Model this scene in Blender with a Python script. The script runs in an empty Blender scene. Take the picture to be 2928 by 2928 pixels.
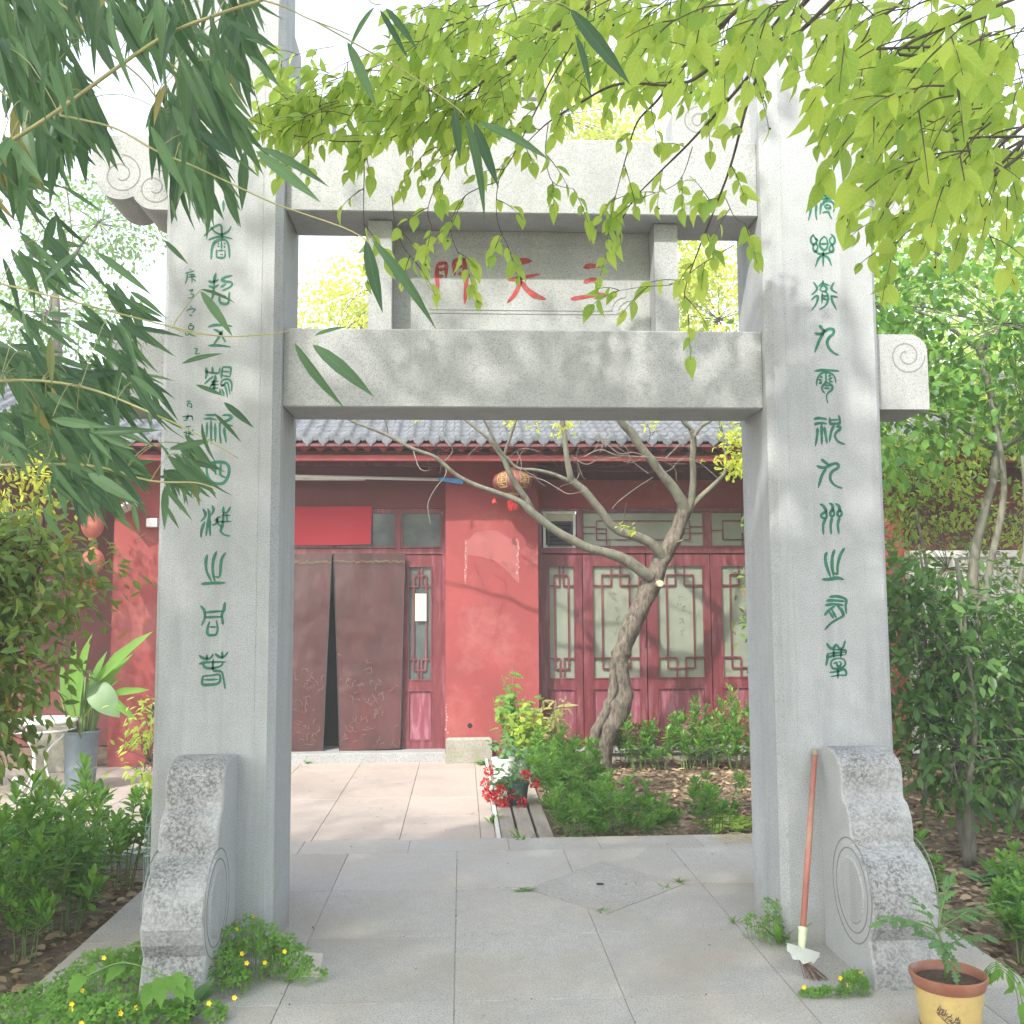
import bpy, math, random
import numpy as np
from mathutils import Vector, Matrix, noise as mn
random.seed(7); rng = np.random.default_rng(11)
R = math.radians
S = bpy.context.scene
C = S.collection
PI = math.pi

# ------------------------------------------------------------------ camera
FPX, PITCH, YAW, ROLL = 2872.5, 0.09194, 0.05021, -0.00559      # focal length in photo pixels (2928 wide)
_F = np.array([math.sin(YAW)*math.cos(PITCH), math.cos(YAW)*math.cos(PITCH), math.sin(PITCH)])
_R = np.array([math.cos(YAW), -math.sin(YAW), 0.0])
_U = np.cross(_R, _F)
_R, _U = math.cos(ROLL)*_R + math.sin(ROLL)*_U, -math.sin(ROLL)*_R + math.cos(ROLL)*_U
CAM = np.array([0.0, -4.508, 1.5])
cd = bpy.data.cameras.new('camera'); cam = bpy.data.objects.new('camera', cd); C.objects.link(cam)
cd.sensor_width = 36; cd.lens = 36*FPX/2928; cd.clip_start = 0.05; cd.clip_end = 500
M = Matrix.Identity(4)
for i in range(3):
    M[i][0], M[i][1], M[i][2], M[i][3] = _R[i], _U[i], -_F[i], CAM[i]
cam.matrix_world = M
S.camera = cam

# ------------------------------------------------------------------ world, sun, exposure
SUN_EL, SUN_AZ = 43.0, 212.0            # azimuth clockwise from +Y: behind the viewer, to the left
wd = bpy.data.worlds.new('World'); S.world = wd; wd.use_nodes = True
wn = wd.node_tree.nodes; wl = wd.node_tree.links
bg = wn['Background']
sky = wn.new('ShaderNodeTexSky'); sky.sky_type = 'NISHITA'; sky.sun_disc = False
sky.sun_elevation = R(SUN_EL); sky.sun_rotation = R(SUN_AZ)
sky.air_density = 1.3; sky.dust_density = 2.5; sky.ozone_density = 1.0
veil = wn.new('ShaderNodeHueSaturation'); veil.inputs['Saturation'].default_value = .42; veil.inputs['Value'].default_value = 1.3   # thin bright cloud veil
wl.new(sky.outputs[0], veil.inputs['Color']); wl.new(veil.outputs[0], bg.inputs[0]); bg.inputs[1].default_value = 0.15
sd = bpy.data.lights.new('sun', 'SUN'); sun = bpy.data.objects.new('sun', sd); C.objects.link(sun)
sd.energy = 2.25; sd.angle = R(1.2); sd.color = (1.0, 0.95, 0.86)
tosun = Vector((math.sin(R(SUN_AZ))*math.cos(R(SUN_EL)), math.cos(R(SUN_AZ))*math.cos(R(SUN_EL)), math.sin(R(SUN_EL))))
sun.rotation_euler = (-tosun).to_track_quat('-Z', 'Y').to_euler(); sun.location = (0, 0, 30)
S.view_settings.view_transform = 'Standard'; S.view_settings.look = 'None'
S.view_settings.exposure = 1.5; S.view_settings.gamma = 1.0; S.view_settings.use_curve_mapping = False
S.cycles.max_bounces = 7; S.cycles.diffuse_bounces = 3; S.cycles.transmission_bounces = 4; S.cycles.glossy_bounces = 2
S.cycles.transparent_max_bounces = 6; S.cycles.volume_bounces = 1; S.cycles.use_denoising = True

# ------------------------------------------------------------------ photo pixel -> point on a real plane
def ray(px, py): return _F + _R*(px-1464)/FPX - _U*(py-1464)/FPX
def onplane(px, py, ax, v):
    d = ray(px, py); return Vector(CAM + d*(v-CAM[ax])/d[ax])
def W(px, py, Y): return onplane(px, py, 1, Y)
def G(px, py, z=0.0): return onplane(px, py, 2, z)
def Wd(px, py, dist): return Vector(CAM + ray(px, py)*dist)
def A_(x, y, Y): return W(800+x*.528, 1180+y*.528, Y)      # left half of the hall front
def B_(x, y, Y): return W(1400+x*.528, 1180+y*.528, Y)     # right half of the hall front

# ------------------------------------------------------------------ objects
def tag(o, label=None, cat=None, group=None, kind=None):
    if label: o['label'] = label
    if cat: o['category'] = cat
    if group: o['group'] = group
    if kind: o['kind'] = kind
    return o
def thing(name, label, cat, loc=(0, 0, 0), rz=0.0, group=None):
    o = bpy.data.objects.new(name, None); C.objects.link(o); o.location = loc; o.rotation_euler = (0, 0, rz)
    o.empty_display_size = .1
    return tag(o, label, cat, group)
def copy_tree(o, parent=None):
    c = o.copy(); C.objects.link(c); c.parent = parent
    for ch in list(o.children): copy_tree(ch, c)
    return c
def worldloc(o):
    v = Vector((0, 0, 0))
    while o: v = v + Vector(o.location); o = o.parent
    return v

class MB:
    def __init__(s): s.v = []; s.f = []
    def add(s, vs, fs):
        n = len(s.v); s.v += [tuple(v) for v in vs]; s.f += [tuple(i+n for i in f) for f in fs]; return s
    def box(s, x0, x1, y0, y1, z0, z1, bev=0.0):
        if bev <= 0:
            return s.add([(x0,y0,z0),(x1,y0,z0),(x1,y1,z0),(x0,y1,z0),(x0,y0,z1),(x1,y0,z1),(x1,y1,z1),(x0,y1,z1)],
                     [(0,3,2,1),(4,5,6,7),(0,1,5,4),(1,2,6,5),(2,3,7,6),(3,0,4,7)])
        b = bev; vs = []
        for z, i in ((z0, b), (z0+b, 0), (z1-b, 0), (z1, b)):
            vs += [(x0+i+(0 if i else b*.0), y0+i, z), (x1-i, y0+i, z), (x1-i, y1-i, z), (x0+i, y1-i, z)]
        fs = [(3,2,1,0), (12,13,14,15)]
        for k in range(3):
            for j in range(4):
                a = 4*k+j; c = 4*k+(j+1) % 4; fs.append((a, c, c+4, a+4))
        return s.add(vs, fs)
    def prism(s, poly, ax, a, b):
        # poly in the two other axes, extruded along axis ax from a to b
        def p3(u, w, t):
            return (t, u, w) if ax == 0 else ((u, t, w) if ax == 1 else (u, w, t))
        n = len(poly)
        vs = [p3(u, w, a) for u, w in poly] + [p3(u, w, b) for u, w in poly]
        fs = [tuple(range(n)), tuple(range(2*n-1, n-1, -1))] + [(i, i+n, (i+1) % n+n, (i+1) % n) for i in range(n)]
        return s.add(vs, fs)
    def tube(s, pts, rad, n=8, cap=True, wob=0.0, seed=0):
        pts = [Vector(p) for p in pts]
        if not hasattr(rad, '__len__'): rad = [rad]*len(pts)
        rings = []; prev = None
        for i, p in enumerate(pts):
            t = (pts[min(i+1, len(pts)-1)]-pts[max(i-1, 0)])
            if t.length < 1e-9: t = Vector((0, 0, 1))
            t.normalize()
            if prev is None:
                a = Vector((1, 0, 0)) if abs(t.x) < .8 else Vector((0, 1, 0)); u = t.cross(a).normalized()
            else:
                u = (prev-t*prev.dot(t)); u = u.normalized() if u.length > 1e-6 else t.orthogonal().normalized()
            prev = u; w = t.cross(u)
            ring = []
            for k in range(n):
                an = 2*PI*k/n; rr = rad[i]
                if wob: rr *= 1+wob*mn.noise(Vector((math.cos(an)*1.3+seed, math.sin(an)*1.3, i*.45)))
                ring.append(p+(u*math.cos(an)+w*math.sin(an))*rr)
            rings.append(ring)
        vs = [q for r_ in rings for q in r_]; fs = []
        for i in range(len(pts)-1):
            for k in range(n):
                a = i*n+k; b = i*n+(k+1) % n; fs.append((a, b, b+n, a+n))
        if cap: fs.append(tuple(range(n-1, -1, -1))); fs.append(tuple(range(len(vs)-n, len(vs))))
        return s.add(vs, fs)
    def lathe(s, prof, c=(0, 0, 0), n=24, capb=True, capt=False):
        vs = []; fs = []
        for r_, z in prof:
            for k in range(n):
                a = 2*PI*k/n; vs.append((c[0]+r_*math.cos(a), c[1]+r_*math.sin(a), c[2]+z))
        for i in range(len(prof)-1):
            for k in range(n):
                a = i*n+k; b = i*n+(k+1) % n; fs.append((a, b, b+n, a+n))
        if capb: fs.append(tuple(range(n-1, -1, -1)))
        if capt: fs.append(tuple(range(len(vs)-n, len(vs))))
        return s.add(vs, fs)
    def stroke(s, pts, wid, nrm=Vector((0, -1, 0)), th=.0015, taper=True):
        # a brush stroke lying on a wall: pts are points on the wall, nrm points out of it
        pts = [Vector(p) for p in pts]
        if len(pts) < 2: return s
        # smooth
        q = []
        for i in range(len(pts)-1):
            p0 = pts[max(i-1, 0)]; p1 = pts[i]; p2 = pts[i+1]; p3 = pts[min(i+2, len(pts)-1)]
            for t in (0, .34, .67):
                q.append(.5*((2*p1)+(p2-p0)*t+(2*p0-5*p1+4*p2-p3)*t*t+(3*p1-p0-3*p2+p3)*t**3))
        q.append(pts[-1]); L = []; Rr = []; n = len(q)
        for i, p in enumerate(q):
            t = (q[min(i+1, n-1)]-q[max(i-1, 0)]).normalized(); sd_ = t.cross(nrm).normalized()
            u = i/(n-1); w = wid*.5
            if taper: w *= (.62+.38*math.sin(PI*min(1, .12+u*.95)))*(1+.12*math.sin(u*9+wid*900))
            if i in (0, n-1): w *= .55
            L.append(p+sd_*w); Rr.append(p-sd_*w)
        L0 = q[0]-(q[1]-q[0]).normalized()*wid*.28; E0 = q[-1]+(q[-1]-q[-2]).normalized()*wid*.28
        loop = [L0]+L+[E0]+Rr[::-1]
        m = len(loop); top = [v+nrm*th for v in loop]; bot = [v-nrm*.002 for v in loop]
        vs = top+bot; fs = []
        fs.append((0, 1, m-1))
        for i in range(1, n): fs.append((i, i+1, m-i-1, m-i))
        fs.append((n, n+1, n+2))
        for i in range(m): fs.append((i, i+m, (i+1) % m+m, (i+1) % m))
        return s.add(vs, fs)
    def build(s, name, mat, parent=None, smooth=False):
        off = worldloc(parent) if parent else Vector((0, 0, 0))
        me = bpy.data.meshes.new(name)
        me.from_pydata([(v[0]-off.x, v[1]-off.y, v[2]-off.z) for v in s.v], [], s.f)
        me.materials.append(mat); me.update()
        if smooth is True: me.shade_smooth()
        elif smooth: me.set_sharp_from_angle(angle=smooth)
        o = bpy.data.objects.new(name, me); C.objects.link(o); o.parent = parent
        if smooth and smooth is not True:
            me.shade_smooth(); me.set_sharp_from_angle(angle=smooth)
        return o
def new_obj(name, me, parent=None, loc=None):
    o = bpy.data.objects.new(name, me); C.objects.link(o); o.parent = parent
    if loc is not None: o.location = loc
    return o

# ------------------------------------------------------------------ leaves
def leafshape(prof, fold=.25, droop=.15, petiole=0.0):
    """prof: (x, halfwidth) from base to tip; returns verts, faces of a folded, drooping leaf of length 1"""
    V = []; Fc = []; n = len(prof)
    for x, w in prof:
        z = -droop*x*x
        V += [(x, 0, z), (x, w, z+fold*w), (x, -w, z+fold*w)]
    for i in range(n-1):
        a = 3*i; b = 3*(i+1)
        for k in (1, 2):
            if prof[i][1] < 1e-6: f = (a, b, b+k)
            elif prof[i+1][1] < 1e-6: f = (a, b, a+k)
            else: f = (a, b, b+k, a+k)
            Fc.append(f if k == 1 else f[::-1])
    return np.array(V), Fc
OVATE = leafshape([(0, 0), (.13, .22), (.36, .325), (.62, .26), (.84, .1), (1, 0)], .28, .22)
_OV = [(0, 0), (.1, .2), (.3, .29), (.52, .27), (.72, .17), (.88, .06), (1, 0)]
OVATES = [leafshape(_OV, .3, .12), leafshape([(x, w*.9) for x, w in _OV], .45, .35), leafshape([(x, w*1.12) for x, w in _OV], .12, .22), leafshape([(x, w*.8) for x, w in _OV], .2, .55)]
OVATE_LO = leafshape([(0, 0), (.3, .31), (.68, .23), (1, 0)], .25, .2)
LANCE = leafshape([(0, 0), (.1, .045), (.3, .08), (.55, .075), (.8, .038), (1, 0)], .3, .16)
_LA = [(0, 0), (.06, .03), (.2, .066), (.42, .08), (.65, .062), (.85, .028), (1, 0)]
LANCES = [leafshape(_LA, .25, .08), leafshape([(x, w*.8) for x, w in _LA], .5, .25), leafshape([(x, w*1.15) for x, w in _LA], .1, .16), leafshape([(x, w*.65) for x, w in _LA], .6, .42)]
LANCE_LO = leafshape([(0, 0), (.3, .095), (.65, .075), (1, 0)], .2, .14)
OBOV = leafshape([(0, .02), (.35, .11), (.7, .17), (.9, .1), (1, 0)], .35, -.1)
RHOMB = (np.array([(0, 0, 0), (.45, .3, .03), (1, 0, -.08), (.45, -.3, .03)]), [(0, 2, 1), (0, 3, 2)])
ELLIP = leafshape([(0, 0), (.25, .18), (.6, .2), (1, 0)], .25, .15)

def leaf_frame(d, up):
    d = d/np.linalg.norm(d, axis=1, keepdims=True)
    s = np.cross(up, d); l = np.linalg.norm(s, axis=1, keepdims=True)
    s = np.where(l < 1e-4, np.array([1.0, 0, 0]), s/np.maximum(l, 1e-6)); n = np.cross(d, s)
    return d, s, n
def leaf_mesh(name, shape, pos, d, up, size, mat, off=None):
    V, Fc = shape; pos = np.asarray(pos, float); N = len(pos); nv = len(V)
    d, s, n = leaf_frame(np.asarray(d, float), np.asarray(up, float)); size = np.asarray(size, float).reshape(-1, 1, 1)
    co = pos[:, None, :] + size*(V[None, :, 0:1]*d[:, None, :] + V[None, :, 1:2]*s[:, None, :] + V[None, :, 2:3]*n[:, None, :])
    if off is not None: co = co - np.array(off)
    co = co.reshape(-1, 3)
    li = np.array([i for f in Fc for i in f]); lt = np.array([len(f) for f in Fc]); ls = np.concatenate([[0], np.cumsum(lt)[:-1]])
    K = len(li); idx = (li[None, :]+np.arange(N)[:, None]*nv).reshape(-1)
    starts = (ls[None, :]+np.arange(N)[:, None]*K).reshape(-1)
    me = bpy.data.meshes.new(name)
    me.vertices.add(len(co)); me.vertices.foreach_set('co', co.astype(np.float32).reshape(-1))
    me.loops.add(len(idx)); me.loops.foreach_set('vertex_index', idx.astype(np.int32))
    me.polygons.add(len(starts)); me.polygons.foreach_set('loop_start', starts.astype(np.int32))
    at = me.attributes.new('leafco', 'FLOAT_VECTOR', 'POINT'); at.data.foreach_set('vector', np.tile(V, (N, 1)).astype(np.float32).reshape(-1))
    me.update(calc_edges=True)
    me.materials.append(mat); me.shade_smooth()
    return me
def rand_unit(n):
    v = rng.normal(size=(n, 3)); return v/np.linalg.norm(v, axis=1, keepdims=True)
def leaf_parts(name, shape, pos, d, up, size, mat, parent, nbig):
    """the nbig largest-looking leaves as parts of their own, the rest as one stuff part"""
    pos = np.asarray(pos, float); d = np.asarray(d, float); up = np.asarray(up, float); size = np.asarray(size, float)
    v = pos-CAM; z = v @ _F; x = (v @ _R)/np.maximum(z, .01)*FPX+1464; y = 1464-(v @ _U)/np.maximum(z, .01)*FPX
    vis = (z > .3) & (x > -60) & (x < 2990) & (y > -60) & (y < 2990)
    app = np.where(vis, size/np.maximum(z, .3), 0); order = np.argsort(-app); big = order[:nbig]; rest = order[nbig:]
    off = np.array(worldloc(parent)); shapes = shape if isinstance(shape, list) else [shape]
    ms = [leaf_mesh(name, q, [(0, 0, 0)], [(1, 0, 0)], [(0, 0, 1)], [1.0], mat) for q in shapes]
    dd, ss, nn = leaf_frame(d, up)
    for i in big:
        o = bpy.data.objects.new(name, ms[int(i) % len(ms)]); C.objects.link(o); o.parent = parent
        m = Matrix.Identity(4)
        for k in range(3):
            m[k][0], m[k][1], m[k][2], m[k][3] = dd[i][k]*size[i], ss[i][k]*size[i], nn[i][k]*size[i], pos[i][k]-off[k]
        o.matrix_local = m
    for q in range(len(shapes)):
        r_ = rest[rest % len(shapes) == q]
        if len(r_): tag(new_obj('foliage', leaf_mesh('foliage', shapes[q], pos[r_], d[r_], up[r_], size[r_], mat, off), parent), kind='stuff')

# ------------------------------------------------------------------ materials
def srgb(r, g, b):
    f = lambda c: (c/12.92 if c <= .04045 else ((c+.055)/1.055)**2.4)
    return (f(r/255), f(g/255), f(b/255))
MATS = {}
class NT:
    def __init__(s, name):
        s.m = bpy.data.materials.new(name); s.m.use_nodes = True; s.t = s.m.node_tree; s.n = s.t.nodes; s.l = s.t.links
        s.b = s.n['Principled BSDF']; s.out = s.n['Material Output']; MATS[name] = s.m
    def add(s, k, **kw):
        x = s.n.new(k)
        for a, v in kw.items(): setattr(x, a, v)
        return x
    def pos(s):
        return s.add('ShaderNodeNewGeometry').outputs['Position']
    def noise(s, scale, detail=3, rough=.55, vec=None, stretch=None):
        x = s.add('ShaderNodeTexNoise'); x.inputs['Scale'].default_value = scale; x.inputs['Detail'].default_value = detail
        x.inputs['Roughness'].default_value = rough
        v = vec if vec is not None else s.pos()
        if stretch:
            mp = s.add('ShaderNodeMapping'); mp.inputs['Scale'].default_value = stretch; s.l.new(v, mp.inputs[0]); v = mp.outputs[0]
        s.l.new(v, x.inputs['Vector']); return x.outputs['Fac']
    def ramp(s, fac, stops):
        x = s.add('ShaderNodeValToRGB'); e = x.color_ramp.elements
        while len(e) < len(stops): e.new(.5)
        for i, (p, c) in enumerate(stops):
            e[i].position = p; e[i].color = (*c, 1) if hasattr(c, '__len__') else (c, c, c, 1)
        s.l.new(fac, x.inputs[0]); return x.outputs[0]
    def mix(s, fac, a, b, mode='MIX'):
        x = s.add('ShaderNodeMix', data_type='RGBA', blend_type=mode)
        for i, v in ((0, fac), (6, a), (7, b)):
            if hasattr(v, 'links') or isinstance(v, bpy.types.NodeSocket): s.l.new(v, x.inputs[i])
            else: x.inputs[i].default_value = v if i == 0 else (*v, 1)
        return x.outputs[2]
    def bump(s, h, strength=.3, dist=.01):
        x = s.add('ShaderNodeBump'); x.inputs['Strength'].default_value = strength; x.inputs['Distance'].default_value = dist
        s.l.new(h, x.inputs['Height']); s.l.new(x.outputs[0], s.b.inputs['Normal'])
    def color(s, c):
        if isinstance(c, bpy.types.NodeSocket): s.l.new(c, s.b.inputs['Base Color'])
        else: s.b.inputs['Base Color'].default_value = (*c, 1)
    def rough(s, v): s.b.inputs['Roughness'].default_value = v

def granite(name, base, dark, light, speck=130, stain=.25, stainscale=2.2, rough=.75, bump=.12, stainstretch=(1, 1, 1), objvar=0.0, staincol=None, fleck=.5, streak=0.0):
    t = NT(name)
    f1 = t.noise(speck, 2, .7); f2 = t.noise(speck*2.3, 1, .6); big = t.noise(stainscale, 5, .6, stretch=stainstretch)
    c = t.mix(t.ramp(f1, [(.34, 0), (.52, 1)]), dark, base)
    c = t.mix(t.ramp(f2, [(.52, 0), (.68, fleck)]), c, light)
    sc = staincol or tuple(x*.55 for x in base)
    c = t.mix(t.ramp(big, [(.42, 0), (.7, stain)]), c, sc)
    mid = t.noise(14, 3, .6)
    c = t.mix(t.ramp(mid, [(.35, .18), (.6, 0)]), c, tuple(x*.6 for x in base))
    if streak:
        st1 = t.noise(7, 4, .65, stretch=(1, 1, .09)); c = t.mix(t.ramp(st1, [(.5, 0), (.66, streak)]), c, tuple(x*.5 for x in base))
        st2 = t.noise(11, 3, .6, stretch=(1, 1, .06)); c = t.mix(t.ramp(st2, [(.56, 0), (.7, streak*.7)]), c, tuple(min(1, x*1.3) for x in base))
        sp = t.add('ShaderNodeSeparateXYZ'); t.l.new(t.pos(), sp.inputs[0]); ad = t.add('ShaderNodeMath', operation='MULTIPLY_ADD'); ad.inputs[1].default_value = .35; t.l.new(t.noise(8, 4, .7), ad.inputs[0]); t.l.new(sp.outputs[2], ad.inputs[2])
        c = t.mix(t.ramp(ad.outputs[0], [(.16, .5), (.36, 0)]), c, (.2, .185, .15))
    if objvar:
        oi = t.add('ShaderNodeObjectInfo'); hs = t.add('ShaderNodeHueSaturation')
        mr = t.add('ShaderNodeMapRange'); mr.inputs[3].default_value = 1-objvar; mr.inputs[4].default_value = 1+objvar
        t.l.new(oi.outputs['Random'], mr.inputs[0]); t.l.new(mr.outputs[0], hs.inputs['Value']); t.l.new(c, hs.inputs['Color']); c = hs.outputs[0]
    t.color(c); t.rough(rough); t.bump(f1, bump, .004); return t.m
def plain(name, col, var=.15, scale=6, rough=.6, bump=.1, bscale=40, metallic=0, stretch=None, spec=None, dirt=None, dirtscale=3, dirtamt=.4):
    t = NT(name); f = t.noise(scale, 4, .6, stretch=stretch)
    c = t.mix(t.ramp(f, [(.3, 0), (.7, 1)]), tuple(x*(1-var) for x in col), tuple(min(1, x*(1+var)) for x in col))
    if dirt: c = t.mix(t.ramp(t.noise(dirtscale, 6, .7, stretch=stretch), [(.5, 0), (.68, dirtamt)]), c, dirt)
    t.color(c); t.rough(rough); t.b.inputs['Metallic'].default_value = metallic
    if bump: t.bump(t.noise(bscale, 3, .6, stretch=stretch), bump, .01)
    return t.m
def leafmat(name, c1, c2, trans=.45, gloss=.35, tcol=None, old=None, oldamt=0.0, veins=None):
    t = NT(name); geo = t.add('ShaderNodeNewGeometry'); oi = t.add('ShaderNodeObjectInfo')
    ad = t.add('ShaderNodeMath', operation='ADD'); fr = t.add('ShaderNodeMath', operation='FRACT')
    t.l.new(geo.outputs['Random Per Island'], ad.inputs[0]); t.l.new(oi.outputs['Random'], ad.inputs[1]); t.l.new(ad.outputs[0], fr.inputs[0])
    c = t.mix(fr.outputs[0], c1, c2)
    if old:
        m2 = t.add('ShaderNodeMath', operation='MULTIPLY'); m2.inputs[1].default_value = 7.31
        f2 = t.add('ShaderNodeMath', operation='FRACT'); t.l.new(fr.outputs[0], m2.inputs[0]); t.l.new(m2.outputs[0], f2.inputs[0])
        c = t.mix(t.ramp(f2.outputs[0], [(1-oldamt, 0), (min(1, 1-oldamt+.02), 1)]), c, old)
    c = t.mix(t.ramp(t.noise(9, 2), [(.35, .3), (.65, 0)]), c, tuple(x*.6 for x in c1))
    if veins:
        av = t.add('ShaderNodeAttribute'); av.attribute_name = 'leafco'; sp = t.add('ShaderNodeSeparateXYZ'); t.l.new(av.outputs['Vector'], sp.inputs[0])
        def mth(op, a, b=None):
            x = t.add('ShaderNodeMath', operation=op)
            for i, v in ((0, a), (1, b)):
                if v is None: continue
                if isinstance(v, bpy.types.NodeSocket): t.l.new(v, x.inputs[i])
                else: x.inputs[i].default_value = v
            return x.outputs[0]
        ay = mth('ABSOLUTE', sp.outputs[1])
        if veins == 'net': side = mth('FRACT', mth('MULTIPLY', mth('SUBTRACT', sp.outputs[0], mth('MULTIPLY', ay, .9)), 6.5))
        else: side = mth('FRACT', mth('MULTIPLY', ay, 55.0))
        vn = mth('MAXIMUM', mth('LESS_THAN', side, .13), mth('LESS_THAN', ay, .012 if veins == 'net' else .006))
        vn = mth('MULTIPLY', vn, .16 if veins == 'net' else .15)
        c = t.mix(vn, c, tuple(min(1, x*1.9) for x in c2))
        tip = t.ramp(mth('ADD', sp.outputs[0], mth('MULTIPLY', t.noise(30, 2), .3)), [(1.0, 0), (1.12, .8)])
        c = t.mix(tip, c, old or (.3, .28, .08))
        t.bump(side, .25, .002)
    t.color(c); t.rough(1-gloss)
    t.b.inputs['Specular IOR Level'].default_value = .35
    tr = t.add('ShaderNodeBsdfTranslucent'); tc = tcol or tuple(min(1, x*1.7) for x in c2)
    t.l.new(t.mix(.6, c, tc), tr.inputs[0])
    mx = t.add('ShaderNodeMixShader'); mx.inputs[0].default_value = trans
    t.l.new(t.b.outputs[0], mx.inputs[1]); t.l.new(tr.outputs[0], mx.inputs[2]); t.l.new(mx.outputs[0], t.out.inputs[0])
    return t.m
def bark(name, c1, c2, scale=30, bump=.6, patch=None):
    t = NT(name); f = t.noise(scale, 5, .65, stretch=(1, 1, .35)); g = t.noise(5, 4, .6)
    c = t.mix(t.ramp(f, [(.35, 0), (.65, 1)]), c1, c2)
    if patch: c = t.mix(t.ramp(g, [(.45, 0), (.6, .7)]), c, patch)
    t.color(c); t.rough(.85); t.bump(f, bump, .012); return t.m

m_stone = granite('pillar_granite', (.37, .385, .40), (.19, .205, .22), (.53, .54, .55), 190, .38, 1.6, stainstretch=(2, 2, .7), staincol=(.27, .29, .27), streak=.3)
m_beam = granite('beam_granite', (.375, .385, .39), (.19, .2, .205), (.54, .545, .55), 185, .4, 2.2, staincol=(.26, .27, .25), streak=.22)
m_drum0 = granite('weathered_granite', (.36, .36, .355), (.13, .13, .13), (.52, .52, .5), 75, .85, 4.5, bump=.3, staincol=(.085, .09, .09))
t_ = NT('drum_stone_weathered')
f1 = t_.noise(190, 2, .7); f2 = t_.noise(75, 5, .75); f3 = t_.noise(4, 4, .65)
c_ = t_.mix(t_.ramp(f1, [(.34, 0), (.52, 1)]), (.31, .32, .33), (.42, .43, .435))
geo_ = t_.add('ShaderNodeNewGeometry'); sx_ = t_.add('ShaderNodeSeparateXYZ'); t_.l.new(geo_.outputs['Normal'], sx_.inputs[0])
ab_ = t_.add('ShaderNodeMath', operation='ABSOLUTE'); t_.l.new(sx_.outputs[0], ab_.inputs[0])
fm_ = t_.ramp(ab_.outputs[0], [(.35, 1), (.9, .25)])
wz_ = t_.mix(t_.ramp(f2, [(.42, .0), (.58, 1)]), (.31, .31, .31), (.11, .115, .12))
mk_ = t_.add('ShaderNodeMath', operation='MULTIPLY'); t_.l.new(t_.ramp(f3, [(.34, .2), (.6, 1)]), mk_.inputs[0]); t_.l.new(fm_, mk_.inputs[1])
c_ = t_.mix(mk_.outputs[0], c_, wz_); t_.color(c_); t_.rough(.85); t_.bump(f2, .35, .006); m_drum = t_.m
m_slab = granite('paving_granite', (.375, .36, .34), (.16, .16, .16), (.58, .56, .53), 135, .6, 1.5, rough=.8, objvar=.08, staincol=(.33, .28, .22))
m_court = granite('court_granite', (.40, .345, .305), (.29, .25, .22), (.5, .45, .41), 110, .25, 1.3, rough=.8, objvar=.05, staincol=(.36, .3, .26), fleck=.3)
m_joint = plain('joint_grout', (.31, .295, .27), .2, 20)
m_green = plain('green_paint', (.004, .115, .065), .4, 30, .5, dirt=(.04, .17, .12), dirtscale=40, dirtamt=.4)
m_redtxt = plain('red_paint', (.34, .035, .04), .35, 25, .6, dirt=(.2, .13, .1), dirtscale=30, dirtamt=.7)
m_redwall = plain('red_plaster', (.235, .042, .042), .16, 1.8, .8, .15, 35, dirt=(.33, .115, .11), dirtscale=1.6, dirtamt=.55)
m_redpatch = plain('sunlit_plaster', (.29, .085, .082), .1, 5, .85, .1, 50)
m_flake = plain('flaked_plaster', (.36, .2, .18), .25, 30, .9, .3, 60)
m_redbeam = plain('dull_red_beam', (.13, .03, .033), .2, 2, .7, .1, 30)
m_redwood = plain('red_lacquer', (.135, .026, .034), .22, 5, .38, .12, 25, stretch=(3, 3, .5), dirt=(.28, .13, .16), dirtscale=5, dirtamt=.45)
m_panelwood = plain('chalky_red_panel', (.19, .045, .065), .25, 6, .45, .12, 25, stretch=(4, 4, .5), dirt=(.36, .2, .25), dirtscale=6, dirtamt=.6)
m_glass = plain('frosted_glass', (.20, .225, .18), .14, 2.2, .22, 0, dirt=(.28, .27, .21), dirtscale=1.5, dirtamt=.5)
m_glassdark = plain('dark_glass', (.07, .09, .09), .3, 2.5, .12, 0, dirt=(.16, .17, .15), dirtscale=2, dirtamt=.6)
m_curtain = plain('brown_sheeting', (.062, .027, .028), .25, 3, .3, .25, 14, stretch=(1, 1, .6), dirt=(.12, .03, .028), dirtscale=1.6, dirtamt=.5)
m_scuff = plain('scuffed_print', (.17, .115, .115), .3, 30, .5)
m_banner = plain('red_cloth', (.36, .014, .03), .08, 2, .7, .1, 60)
m_blue = plain('blue_plastic', (.07, .32, .7), .15, 20, .35, .4, 30)
m_white = plain('white_paint', (.72, .73, .73), .06, 6, .4)
m_offwhite = plain('offwhite_strip', (.55, .56, .52), .15, 8, .5)
m_steel = plain('grey_steel', (.33, .35, .36), .1, 8, .35, 0, metallic=.7)
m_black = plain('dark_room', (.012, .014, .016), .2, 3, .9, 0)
m_dark = plain('dark_louvre', (.035, .04, .042), .2, 10, .4, 0)
m_tan = plain('tan_board', (.42, .38, .26), .1, 10, .7)
m_paper = plain('cream_paper', (.5, .47, .36), .04, 20, .8, 0)
m_tile = granite('roof_tile_clay', (.125, .135, .15), (.075, .08, .09), (.2, .21, .225), 60, .6, 3, rough=.55, objvar=.1)
m_sill = granite('sill_stone', (.30, .31, .31), (.2, .2, .2), (.42, .42, .4), 60, .3, 3)
m_oldstone = granite('mossy_stone', (.28, .265, .225), (.17, .165, .135), (.4, .38, .33), 50, .7, 5, bump=.5, staincol=(.15, .15, .09))
m_plank = plain('weathered_plank', (.27, .24, .2), .3, 12, .85, .4, 30, stretch=(1, .15, 1))
m_soil = plain('litter_soil', (.15, .11, .075), .4, 9, .95, .6, 30, dirt=(.32, .24, .16), dirtscale=22, dirtamt=.6)
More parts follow.
